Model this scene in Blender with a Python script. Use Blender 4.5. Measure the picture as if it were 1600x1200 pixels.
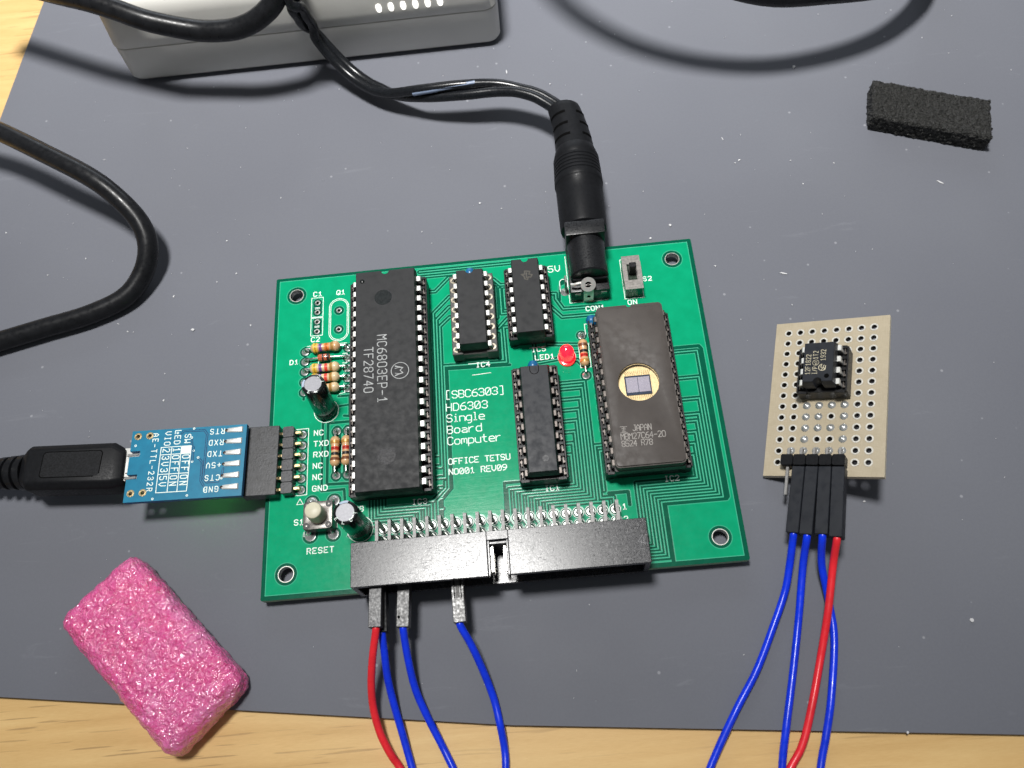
import bpy, bmesh, math, random
import numpy as np
from mathutils import Vector, Matrix, noise
R = math.radians
random.seed(7)
# units: 1 Blender unit = 1 mm; z = 0 is the top face of the green circuit board
scene = bpy.context.scene
for o in list(bpy.data.objects): bpy.data.objects.remove(o)
col = scene.collection
ZM, ZT = -3.4, -4.9            # mat top, table top

# ---------------------------------------------------------------- camera
cd = bpy.data.cameras.new('camera'); cam = bpy.data.objects.new('camera', cd); col.objects.link(cam)
cam.matrix_world = Matrix(((0.99500547, 0.09302255, 0.03620651, 61.2533),
                           (-0.0700837, 0.90930042, -0.41019633, -34.17868),
                           (-0.0710801, 0.40561011, 0.91127826, 171.54907),
                           (0, 0, 0, 1)))
cd.sensor_width = 36; cd.lens = 36 * 1326.557 / 1600; cd.clip_start = 2; cd.clip_end = 6000
cd.dof.use_dof = True; cd.dof.focus_distance = 186; cd.dof.aperture_fstop = 0.03   # about a 1 mm pupil, in scene units
scene.camera = cam
# ---------------------------------------------------------------- world and lamps
w = bpy.data.worlds.new('World'); scene.world = w; w.use_nodes = True
w.node_tree.nodes['Background'].inputs[0].default_value = (0.93, 0.97, 1.0, 1)
w.node_tree.nodes['Background'].inputs[1].default_value = 0.145
def lamp(name, loc, target, size, power, color, shape='DISK', size_y=None, spread=180):
    l = bpy.data.lights.new(name, 'AREA'); l.shape = shape; l.size = size
    if size_y: l.size_y = size_y
    l.energy = power; l.color = color; l.spread = R(spread)
    o = bpy.data.objects.new(name, l); col.objects.link(o); o.location = loc
    o.rotation_euler = (Vector(target) - Vector(loc)).to_track_quat('-Z', 'Y').to_euler()
    return o
lamp('ceiling_lamp', (-24, 129, 750), (60, 265, 0), 128, 1.55e6, (1.0, 0.985, 0.96), spread=62)
lamp('added_sheen_light', (40, 900, 360), (45, 90, 0), 700, 2.2e6, (0.86, 0.92, 1.0), 'RECTANGLE', 300)  # added soft light, no known source, for sheen on the mat's far end
scene.view_settings.view_transform = 'Standard'; scene.view_settings.look = 'None'
scene.view_settings.exposure = 0; scene.view_settings.gamma = 1

# ---------------------------------------------------------------- materials
class NT:
    def __init__(s, name):
        s.m = bpy.data.materials.new(name); s.m.use_nodes = True; s.t = s.m.node_tree
        s.b = s.t.nodes['Principled BSDF']
    def n(s, kind, **kw):
        x = s.t.nodes.new(kind)
        for k, v in kw.items():
            if k.startswith('_'): setattr(x, k[1:], v)
            else: x.inputs[k.replace('_', ' ')].default_value = v
        return x
    def l(s, a, b): s.t.links.new(a, b)
    def coord(s, scale=(1, 1, 1), rot=(0, 0, 0)):
        c = s.n('ShaderNodeTexCoord'); mp = s.n('ShaderNodeMapping')
        mp.inputs['Scale'].default_value = scale; mp.inputs['Rotation'].default_value = rot
        s.l(c.outputs['Object'], mp.inputs['Vector']); return mp.outputs[0]
    def noise(s, vec, scale, detail=3, rough=0.55, dist=0):
        x = s.n('ShaderNodeTexNoise', Scale=scale, Detail=detail, Roughness=rough, Distortion=dist); s.l(vec, x.inputs['Vector']); return x.outputs['Fac']
    def ramp(s, fac, stops):
        r = s.n('ShaderNodeValToRGB'); e = r.color_ramp.elements
        while len(e) < len(stops): e.new(0.5)
        for k, (p, c) in enumerate(stops):
            e[k].position = p; e[k].color = c if len(c) == 4 else (*c, 1)
        s.l(fac, r.inputs[0]); return r.outputs[0]
    def mix(s, fac, a, b, mode='MIX'):
        x = s.n('ShaderNodeMix', _data_type='RGBA', _blend_type=mode)
        for inp, v in ((x.inputs[0], fac), (x.inputs[6], a), (x.inputs[7], b)):
            if hasattr(v, 'links') or hasattr(v, 'is_linked'): s.l(v, inp)
            elif isinstance(v, (int, float)): inp.default_value = v
            else: inp.default_value = (*v, 1) if len(v) == 3 else v
        return x.outputs[2]
    def bump(s, h, strength=0.3, dist=0.05, prev=None):
        x = s.n('ShaderNodeBump', Strength=strength, Distance=dist); s.l(h, x.inputs['Height'])
        if prev: s.l(prev, x.inputs['Normal'])
        return x.outputs[0]
    def math(s, op, a, b=0.5):
        x = s.n('ShaderNodeMath', _operation=op)
        for i, v in enumerate((a, b)):
            if isinstance(v, (int, float)): x.inputs[i].default_value = v
            else: s.l(v, x.inputs[i])
        return x.outputs[0]

def simple(name, color, rough=0.5, metal=0.0, spec=0.5, coat=0.0, var=0.15, vscale=1.2, rvar=0.12, bump=0.0, bscale=6, scratch=0.0):
    t = NT(name); b = t.b; v = t.coord()
    n1 = t.noise(v, vscale, 4)
    dark = tuple(c * (1 - var) for c in color); lite = tuple(min(1, c * (1 + var)) for c in color)
    c = t.ramp(n1, [(0.3, dark), (0.7, lite)])
    if scratch:
        sv = t.coord((0.35, 5, 1), (0, 0, 0.6)); sn = t.noise(sv, 1.3, 5, 0.7, 0.6)
        sc = t.ramp(sn, [(0.62, (0, 0, 0)), (0.70, (1, 1, 1))])
        c = t.mix(t.math('MULTIPLY', sc, scratch), c, tuple(min(1, x * 2.2 + 0.06) for x in color))
    t.l(c, b.inputs['Base Color'])
    r = t.ramp(t.noise(v, vscale * 2.3, 5), [(0.3, (rough - rvar,) * 3), (0.7, (rough + rvar,) * 3)])
    t.l(r, b.inputs['Roughness'])
    b.inputs['Metallic'].default_value = metal; b.inputs['Specular IOR Level'].default_value = spec
    b.inputs['Coat Weight'].default_value = coat; b.inputs['Coat Roughness'].default_value = 0.12
    if bump: t.l(t.bump(t.noise(v, bscale, 3, 0.6), bump, 0.05), b.inputs['Normal'])
    return t.m

M = {}
M['chip'] = simple('moulded_epoxy', (0.020, 0.0205, 0.022), 0.55, spec=0.25, var=0.08, vscale=0.3, scratch=0.05)
M['chip2'] = simple('moulded_epoxy_smooth', (0.014, 0.016, 0.021), 0.46, spec=0.28, var=0.1, vscale=0.3)
M['mark'] = simple('laser_mark', (0.36, 0.37, 0.37), 0.7, var=0.25)
M['markdim'] = simple('dim_laser_mark', (0.30, 0.28, 0.26), 0.7, var=0.25)
M['marktan'] = simple('tan_laser_mark', (0.42, 0.38, 0.27), 0.7, var=0.2)
M['markfaint'] = simple('faint_laser_mark', (0.062, 0.057, 0.047), 0.7, var=0.2)
M['ceramic'] = simple('brown_grey_ceramic', (0.062, 0.053, 0.048), 0.5, spec=0.25, var=0.1, vscale=0.25, bump=0.06, bscale=5, scratch=0.10)
M['ceramic_edge'] = simple('dark_ceramic_edge', (0.030, 0.026, 0.026), 0.45)
M['socket'] = simple('socket_plastic', (0.007, 0.007, 0.008), 0.42, spec=0.35, bump=0.2)
M['socket_grey'] = simple('worn_socket_plastic', (0.060, 0.058, 0.055), 0.5, var=0.35, vscale=2, bump=0.3)
M['black'] = simple('black_plastic', (0.009, 0.0095, 0.011), 0.34, spec=0.4, var=0.2, bump=0.1)
M['black_matte'] = simple('matte_black_plastic', (0.009, 0.0095, 0.011), 0.42, spec=0.12, bump=0.12, bscale=5)
M['rubber'] = simple('black_rubber', (0.009, 0.0095, 0.011), 0.33, spec=0.22, var=0.3, vscale=0.4, rvar=0.1, bump=0.15, bscale=3)
M['cordblack'] = simple('glossy_black_pvc', (0.008, 0.009, 0.011), 0.24, spec=0.35, var=0.3, rvar=0.06)
M['cordgrey'] = simple('blue_grey_print_stripe', (0.19, 0.24, 0.34), 0.4)
M['tin'] = simple('tinned_metal', (0.78, 0.77, 0.74), 0.26, 1.0, var=0.08, rvar=0.1)
M['tin_bright'] = simple('bright_tinned_leg', (0.74, 0.74, 0.71), 0.42, 0.5, var=0.05, rvar=0.08)
M['tarnish'] = simple('tarnished_leg', (0.13, 0.115, 0.105), 0.42, 0.85, var=0.3, vscale=3)
M['solder'] = simple('solder', (0.62, 0.63, 0.62), 0.27, 0.75, var=0.12, vscale=4)
M['gold'] = simple('gold_plating', (0.78, 0.61, 0.34), 0.28, 1.0, var=0.1)
M['steel'] = simple('stamped_steel', (0.26, 0.245, 0.23), 0.42, 0.7, var=0.12, vscale=1.0, bump=0.06, bscale=3)
M['silk'] = simple('silkscreen_ink', (0.80, 0.90, 0.83), 0.6, var=0.1)
M['hole'] = simple('bore_shade_black', (0.002, 0.002, 0.002), 0.8, spec=0.05)  # near-black surface stands in for the shade inside bores, slots and grooves
M['blue_cap'] = simple('blue_epoxy', (0.008, 0.12, 0.28), 0.35)
M['red_wire'] = simple('red_wire_insulation', (0.80, 0.022, 0.034), 0.33, var=0.12, vscale=0.3, bump=.25, bscale=1.2)
M['blue_wire'] = simple('blue_wire_insulation', (0.003, 0.036, 0.74), 0.3, var=0.15, vscale=0.3, bump=.25, bscale=1.2)
M['res_tan'] = simple('tan_resistor_coat', (0.62, 0.38, 0.19), 0.36, var=0.1, coat=0.4)
M['res_cream'] = simple('cream_resistor_coat', (0.66, 0.50, 0.29), 0.36, var=0.1, coat=0.4)
M['b_orange'] = simple('orange_band', (0.72, 0.20, 0.03), 0.4); M['b_red'] = simple('red_band', (0.68, 0.05, 0.03), 0.4)
M['b_black'] = simple('black_band', (0.015, 0.012, 0.012), 0.4); M['b_brown'] = simple('brown_band', (0.16, 0.055, 0.022), 0.4)
M['b_yellow'] = simple('yellow_band', (0.78, 0.50, 0.05), 0.4); M['b_violet'] = simple('violet_band', (0.14, 0.05, 0.26), 0.4)
M['b_gold'] = simple('gold_band', (0.50, 0.27, 0.07), 0.35, 0.3)
M['diode'] = simple('orange_glass', (0.50, 0.13, 0.06), 0.12, coat=1.0, var=0.4, vscale=3)
M['alu'] = simple('brushed_aluminium', (0.36, 0.36, 0.385), 0.5, 0.3, var=0.1, vscale=3, bump=0.4, bscale=4)
M['sleeve'] = simple('black_sleeve', (0.008, 0.010, 0.010), 0.2, spec=.35, coat=0.15, rvar=0.05)
M['stripe'] = simple('pale_stripe', (0.42, 0.50, 0.62), 0.35)
M['cream'] = simple('cream_plastic', (0.60, 0.57, 0.43), 0.45, var=0.04)
M['led'] = simple('red_led_epoxy', (0.72, 0.006, 0.02), 0.1, coat=1.0, var=0.1)
M['led'].node_tree.nodes['Principled BSDF'].inputs['Transmission Weight'].default_value = 0.6
M['white_plastic'] = simple('off_white_plastic', (0.62, 0.61, 0.57), 0.42, var=0.03, vscale=0.1, rvar=0.05, bump=0.08, bscale=3)
M['windowgold'] = simple('window_gold_plate', (0.80, 0.62, 0.33), 0.5, 0.3, var=0.14, vscale=1.4, bump=0.3, bscale=5)
M['die'] = simple('silicon_die', (0.50, 0.47, 0.56), 0.2, 0.35, var=0.06, vscale=3)
M['die_edge'] = simple('dark_die_border', (0.035, 0.05, 0.085), 0.25, 0.4, var=0.6, vscale=12)
M['lum'] = NT('slot_light_glow').m  # emission stands in for outside light falling through the strip's vents
lb = M['lum'].node_tree.nodes['Principled BSDF']; M['led'].node_tree.nodes['Principled BSDF'].inputs['Emission Color'].default_value = (1, .02, .06, 1); M['led'].node_tree.nodes['Principled BSDF'].inputs['Emission Strength'].default_value = .3
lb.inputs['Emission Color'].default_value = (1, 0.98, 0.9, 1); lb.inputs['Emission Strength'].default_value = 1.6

def mat_pane():
    t = NT('quartz_pane'); t.t.nodes.remove(t.b)
    tr = t.n('ShaderNodeBsdfTransparent'); gl = t.n('ShaderNodeBsdfGlossy', Roughness=.03); fr = t.n('ShaderNodeFresnel', IOR=1.45); mx = t.n('ShaderNodeMixShader')
    t.l(fr.outputs[0], mx.inputs[0]); t.l(tr.outputs[0], mx.inputs[1]); t.l(gl.outputs[0], mx.inputs[2])
    t.l(mx.outputs[0], t.t.nodes['Material Output'].inputs[0]); return t.m
M['glass'] = mat_pane()

def mat_mat():
    t = NT('grey_vinyl_mat'); v = t.coord(); b = t.b
    big = t.noise(v, 0.012, 3); fine = t.noise(v, 2.2, 4, 0.7)
    c = t.ramp(big, [(0.3, (0.138, 0.144, 0.168)), (0.7, (0.156, 0.163, 0.186))])
    c = t.mix(0.10, c, t.ramp(fine, [(0.35, (0.09, 0.095, 0.11)), (0.65, (0.17, 0.175, 0.20))]))
    vor = t.n('ShaderNodeTexVoronoi', Scale=0.16, Randomness=1.0); t.l(v, vor.inputs['Vector'])
    spk = t.ramp(vor.outputs['Distance'], [(0.035, (1, 1, 1)), (0.06, (0, 0, 0))])
    c = t.mix(t.math('MULTIPLY', spk, 0.3), c, (0.55, 0.55, 0.58))
    smear = t.noise(t.coord((0.25, 1.6, 1), (0, 0, 0.5)), 0.16, 6, 0.75, 1.2)
    c = t.mix(t.math('MULTIPLY', t.ramp(smear, [(0.62, (0, 0, 0)), (0.75, (1, 1, 1))]), 0.18), c, (0.32, 0.33, 0.36))
    t.l(c, b.inputs['Base Color'])
    t.l(t.ramp(t.noise(v, 0.05, 4), [(0.3, (0.54,) * 3), (0.7, (0.64,) * 3)]), b.inputs['Roughness'])
    b.inputs['Specular IOR Level'].default_value = 0.15
    t.l(t.bump(t.noise(v, 1.5, 4, 0.7), 0.25, 0.04), b.inputs['Normal']); return t.m
M['mat'] = mat_mat()
M['mat_edge'] = simple('brown_mat_edge', (0.060, 0.034, 0.030), 0.6)

def mat_wood():
    t = NT('pale_oak_laminate'); b = t.b
    g = t.noise(t.coord((0.012, 0.16, 1), (0, 0, R(6))), 1.6, 5, 0.55, 0.5)
    c = t.ramp(g, [(0.3, (0.62, 0.375, 0.135)), (0.5, (0.70, 0.445, 0.175)), (0.7, (0.76, 0.51, 0.215))])
    d = t.noise(t.coord((0.075, 1.9, 1), (0, 0, R(6))), 0.8, 2, 0.4, 0.15); gate = t.noise(t.coord((0.02, 0.05, 1)), 1.3, 2)
    pores = t.math('MULTIPLY', t.ramp(d, [(0.63, (0, 0, 0)), (0.67, (1, 1, 1))]), t.ramp(gate, [(0.42, (0.15,)*3), (0.6, (1, 1, 1))]))
    c = t.mix(t.math('MULTIPLY', pores, 0.55), c, (0.20, 0.10, 0.035))
    fine = t.noise(t.coord((0.4, 6, 1), (0, 0, R(6))), 1.2, 4, 0.7)
    c = t.mix(0.2, c, t.ramp(fine, [(0.3, (0.48, 0.30, 0.11)), (0.7, (0.82, 0.62, 0.32))]))
    t.l(c, b.inputs['Base Color']); b.inputs['Roughness'].default_value = 0.5; b.inputs['Specular IOR Level'].default_value = .3
    t.l(t.bump(t.math('ADD', t.math('MULTIPLY', pores, -0.8), fine), 0.25, 0.04), b.inputs['Normal']); return t.m
M['wood'] = mat_wood()

def mat_header():
    t = NT('scratched_black_plastic'); b = t.b; v = t.coord()
    n1 = t.noise(v, 0.25, 5, 0.7); n2 = t.noise(v, 3.2, 5, 0.75, 1.5)
    sc = t.noise(t.coord((0.5, 4, 1), (0, 0, 0.8)), 1.1, 6, 0.8, 1.0)
    sc2 = t.noise(t.coord((4, 0.5, 1), (0, 0, 0.4)), 1.0, 6, 0.8, 1.0)
    s1 = t.ramp(sc, [(0.60, (0, 0, 0)), (0.67, (1, 1, 1))]); s2 = t.ramp(sc2, [(0.61, (0, 0, 0)), (0.68, (1, 1, 1))])
    c = t.ramp(n2, [(0.42, (0.008, 0.009, 0.012)), (0.62, (0.040, 0.041, 0.047))])
    c = t.mix(t.math('MULTIPLY', t.math('MAXIMUM', s1, s2), 0.4), c, (0.17, 0.17, 0.18))
    t.l(c, b.inputs['Base Color'])
    r = t.ramp(n2, [(0.36, (0.15,) * 3), (0.64, (0.34,) * 3)]); t.l(r, b.inputs['Roughness'])
    bb = t.bump(t.noise(v, 2.2, 3, 0.6, .8), 0.09, 0.05); bb = t.bump(t.math('MAXIMUM', s1, s2), 0.25, 0.02, bb)
    t.l(bb, b.inputs['Normal']); b.inputs['Specular IOR Level'].default_value = 0.42; return t.m
M['header'] = mat_header()

def mat_perf():
    t = NT('tan_glass_epoxy'); b = t.b; v = t.coord()
    wv = t.noise(t.coord((9, 0.6, 1)), 1, 2); wv2 = t.noise(t.coord((0.6, 9, 1)), 1, 2)
    c = t.ramp(t.noise(v, 0.25, 3), [(0.3, (0.38, 0.325, 0.225)), (0.7, (0.43, 0.37, 0.265))])
    c = t.mix(0.18, c, t.ramp(t.math('MULTIPLY', wv, wv2), [(0.15, (0.30, 0.23, 0.14)), (0.4, (0.62, 0.54, 0.40))]))
    t.l(c, b.inputs['Base Color']); b.inputs['Roughness'].default_value = 0.42
    b.inputs['Coat Weight'].default_value = 0.3; b.inputs['Coat Roughness'].default_value = 0.2; return t.m
M['perf'] = mat_perf()
M['perf_edge'] = simple('cut_epoxy_edge', (0.66, 0.60, 0.47), 0.7, var=0.25, vscale=6, bump=0.6)
M['pcb_edge'] = simple('cut_green_edge', (0.25, 0.40, 0.24), 0.6, var=0.25, vscale=3, bump=0.4)
M['blue_edge'] = simple('cut_blue_edge', (0.02, 0.14, 0.33), 0.6, var=0.2, vscale=3)

def mat_foam():
    t = NT('black_conductive_foam'); b = t.b; v = t.coord()
    vo = t.n('ShaderNodeTexVoronoi', Scale=1.9, Randomness=1.0); t.l(v, vo.inputs['Vector'])
    c = t.ramp(t.noise(v, 2.6, 4, 0.8), [(0.38, (0.004, 0.004, 0.004)), (0.70, (0.045, 0.045, 0.041))])
    t.l(c, b.inputs['Base Color'])
    t.l(t.ramp(t.noise(v, 3.0, 3), [(0.4, (0.55,) * 3), (0.62, (0.16,) * 3)]), b.inputs['Roughness'])
    bb = t.bump(vo.outputs['Distance'], 1.0, 0.35); bb = t.bump(t.noise(v, 3.5, 4, 0.8), 0.9, 0.3, bb); t.l(bb, b.inputs['Normal']); return t.m
M['foam'] = mat_foam()

def mat_pink():
    t = NT('pink_polyethylene_foam'); b = t.b; v = t.coord()
    big = t.noise(v, 0.09, 4, 0.6, 0.5); mid = t.noise(v, 0.7, 5, 0.65, 1.6); vein = t.noise(t.coord((1, .7, 1), (0, 0, .5)), 0.55, 5, 0.6, 2.2)
    c = t.ramp(big, [(0.34, (0.74, 0.02, 0.20)), (0.5, (0.76, 0.055, 0.30)), (0.68, (0.68, 0.17, 0.40))])
    c = t.mix(0.4, c, t.ramp(mid, [(0.35, (0.64, 0.02, 0.18)), (0.7, (0.86, 0.16, 0.44))]))
    vv = t.ramp(vein, [(0.44, (0, 0, 0)), (0.495, (1, 1, 1)), (0.55, (0, 0, 0))])
    vv2 = t.ramp(mid, [(0.45, (0, 0, 0)), (0.49, (1, 1, 1)), (0.53, (0, 0, 0))])
    c = t.mix(t.math('MULTIPLY', t.math('MAXIMUM', vv, t.math('MULTIPLY', vv2, .7)), .22), c, (0.95, 0.50, 0.72))
    t.l(c, b.inputs['Base Color']); b.inputs['Roughness'].default_value = 0.18; b.inputs['Specular IOR Level'].default_value = .8
    b.inputs['Coat Weight'].default_value = 1; b.inputs['Coat Roughness'].default_value = .06; b.inputs['Coat IOR'].default_value = 1.75
    b.inputs['Subsurface Weight'].default_value = 0.3; b.inputs['Subsurface Radius'].default_value = (2.0, 0.7, 1.2); b.inputs['Subsurface Scale'].default_value = 1.0
    bb = t.bump(t.noise(t.coord((1, .75, 1), (0, 0, .5)), 0.75, 2, 0.5, 1.6), 1.0, 0.75); bb = t.bump(t.noise(v, 1.7, 1, 0.5, .8), 0.7, 0.22, bb)
    t.l(bb, b.inputs['Normal']); t.l(bb, b.inputs['Coat Normal']); return t.m
M['pink'] = mat_pink()

# ---------------------------------------------------------------- mesh helpers
offs = {}
class MB:
    def __init__(s): s.v = []; s.f = []; s.mi = []; s.cur = 0
    def add(s, vs, fs):
        k = len(s.v); s.v += [tuple(p) for p in vs]; s.f += [tuple(i + k for i in f) for f in fs]; s.mi += [s.cur] * len(fs); return s
    def box(s, x0, x1, y0, y1, z0, z1):
        return s.add([(x0,y0,z0),(x1,y0,z0),(x1,y1,z0),(x0,y1,z0),(x0,y0,z1),(x1,y0,z1),(x1,y1,z1),(x0,y1,z1)],
                     [(3,2,1,0),(4,5,6,7),(0,1,5,4),(1,2,6,5),(2,3,7,6),(3,0,4,7)])
    def cbox(s, cx, cy, lx, ly, z0, z1): return s.box(cx-lx/2, cx+lx/2, cy-ly/2, cy+ly/2, z0, z1)
    def prism(s, poly, z0, z1, top=None):
        n = len(poly); top = top or poly
        return s.add([(x, y, z0) for x, y in poly] + [(x, y, z1) for x, y in top],
                     [tuple(range(n-1, -1, -1)), tuple(range(n, 2*n))] + [(i, (i+1) % n, n+(i+1) % n, n+i) for i in range(n)])
    def loft(s, rings, cap=True):
        n = len(rings[0]); vs = [p for r in rings for p in r]; fs = []
        for k in range(len(rings)-1):
            for i in range(n): fs.append((k*n+i, k*n+(i+1) % n, (k+1)*n+(i+1) % n, (k+1)*n+i))
        if cap: fs.append(tuple(range(n-1, -1, -1))); fs.append(tuple((len(rings)-1)*n+i for i in range(n)))
        return s.add(vs, fs)
    def lathe(s, prof, c=(0,0,0), axis=(0,0,1), n=24, cap=True):
        q = Vector((0,0,1)).rotation_difference(Vector(axis)); c = Vector(c)
        rings = [[c + q @ Vector((max(r, 1e-4)*math.cos(a), max(r, 1e-4)*math.sin(a), z)) for a in [2*math.pi*i/n for i in range(n)]] for r, z in prof]
        return s.loft(rings, cap)
    def tube(s, pts, r, n=10, cap=True, flat=None):
        pts = [Vector(p) for p in pts]; rings = []; up = None
        for i, p in enumerate(pts):
            t = (pts[min(i+1, len(pts)-1)] - pts[max(i-1, 0)]).normalized()
            if up is None: up = (Vector((0,0,1)) if abs(t.z) < 0.9 else Vector((0,1,0)))
            up = (up - t*up.dot(t)).normalized(); sd = t.cross(up)
            rr = r[i] if isinstance(r, (list, tuple)) else r
            rings.append([p + (sd*math.cos(a) + up*math.sin(a))*rr for a in [-2*math.pi*k/n for k in range(n)]])
        return s.loft(rings, cap)
    def ring(s, cx, cy, r0, r1, z0, z1, n=20):
        rs = []
        for r, z in ((r1, z0), (r1, z1), (r0, z1), (r0, z0)): rs.append([(cx+r*math.cos(2*math.pi*i/n), cy+r*math.sin(2*math.pi*i/n), z) for i in range(n)])
        return s.loft(rs + [rs[0]], False)
    def stroke(s, pl, wd, z, h=0.02, k0=0):
        for k, (a, b) in enumerate(zip(pl[:-1], pl[1:])):
            a = Vector(a[:2]); b = Vector(b[:2]); d = b - a; L = d.length
            if L < 1e-6: continue
            ang = math.atan2(d.y, d.x); poly = []
            for q in range(5): t = ang - math.pi/2 + math.pi*q/4; poly.append((b.x + wd/2*math.cos(t), b.y + wd/2*math.sin(t)))
            for q in range(5): t = ang + math.pi/2 + math.pi*q/4; poly.append((a.x + wd/2*math.cos(t), a.y + wd/2*math.sin(t)))
            s.prism(poly, z - h, z + 0.003*((k + k0) % 4))
        return s
    def xf(s, m): s.v = [tuple(m @ Vector(p)) for p in s.v]; return s
    def build(s, name, mat, parent=None, bevel=0, seg=1, ang=35, off=None, smooth=True, **props):
        me = bpy.data.meshes.new(name)
        of = Vector((0,0,0))
        if parent is not None: of = offs.get(parent.name, Vector((0,0,0)))
        elif off is None:
            a = np.array(s.v); of = Vector(((a[:,0].min()+a[:,0].max())/2, (a[:,1].min()+a[:,1].max())/2, a[:,2].min()))
        if off is not None: of = Vector(off)
        me.from_pydata([(p[0]-of[0], p[1]-of[1], p[2]-of[2]) for p in s.v], [], s.f)
        if isinstance(mat, (list, tuple)):
            for m_ in mat: me.materials.append(m_)
            me.polygons.foreach_set('material_index', s.mi)
        else: me.materials.append(mat)
        if bevel:
            bm = bmesh.new(); bm.from_mesh(me)
            es = [e for e in bm.edges if len(e.link_faces) == 2 and e.calc_face_angle(0) > R(30)]
            bmesh.ops.bevel(bm, geom=es, offset=bevel, segments=seg, profile=0.6, affect='EDGES', clamp_overlap=True)
            bm.to_mesh(me); bm.free()
        if smooth:
            me.polygons.foreach_set('use_smooth', [True]*len(me.polygons)); me.set_sharp_from_angle(angle=R(ang))
        me.update()
        o = bpy.data.objects.new(name, me); col.objects.link(o)
        if parent is not None: o.parent = parent; offs[o.name] = of
        else: o.location = of; offs[o.name] = of
        for k, v in props.items(): o[k] = v
        return o
def root(name, loc, label, cat, group=None, rot=None, local=False):
    o = bpy.data.objects.new(name, None); col.objects.link(o); o.location = loc; o.empty_display_size = 2
    if rot is not None: o.rotation_euler = rot
    o['label'] = label; o['category'] = cat
    if group: o['group'] = group
    offs[o.name] = Vector((0,0,0)) if local else Vector(loc); return o
def inst(proto, parent, loc, rz=0.0):
    """copy a mesh whose vertices are about its own origin and put it at loc (in the coordinates of parent's thing)"""
    c = proto.copy(); col.objects.link(c); c.parent = parent
    c.location = Vector(loc) - offs.get(parent.name, Vector((0,0,0))); c.rotation_euler = (0, 0, rz); return c
class Rep:
    """repeats one mesh: the first placement uses the object itself, the others are copies"""
    def __init__(s, mb, name, mat, bevel=0, **kw):
        s.o = mb.build(name, mat, None, bevel, off=(0,0,0), **kw); s.used = False
    def at(s, parent, loc, rz=0.0):
        if s.used: return inst(s.o, parent, loc, rz)
        s.used = True; o = s.o; o.parent = parent
        o.location = Vector(loc) - offs.get(parent.name, Vector((0,0,0))); o.rotation_euler = (0,0,rz); return o
def rrect(cx, cy, lx, ly, r, n=5):
    p = []
    for sx, sy, a0 in ((1,-1,-90),(1,1,0),(-1,1,90),(-1,-1,180)):
        for k in range(n+1):
            a = R(a0 + 90*k/n); p.append((cx + sx*(lx/2-r) + r*math.cos(a), cy + sy*(ly/2-r) + r*math.sin(a)))
    return p
def smooth_path(pts, n=8):
    pts = [Vector(p) for p in pts]; out = []
    P_ = [pts[0]*2-pts[1]] + pts + [pts[-1]*2-pts[-2]]
    for i in range(1, len(P_)-2):
        a, b, c, d = P_[i-1:i+3]
        for k in range(n):
            t = k/n; out.append(0.5*((2*b) + (c-a)*t + (2*a-5*b+4*c-d)*t*t + (3*b-a-3*c+d)*t**3))
    out.append(pts[-1]); return out

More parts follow.
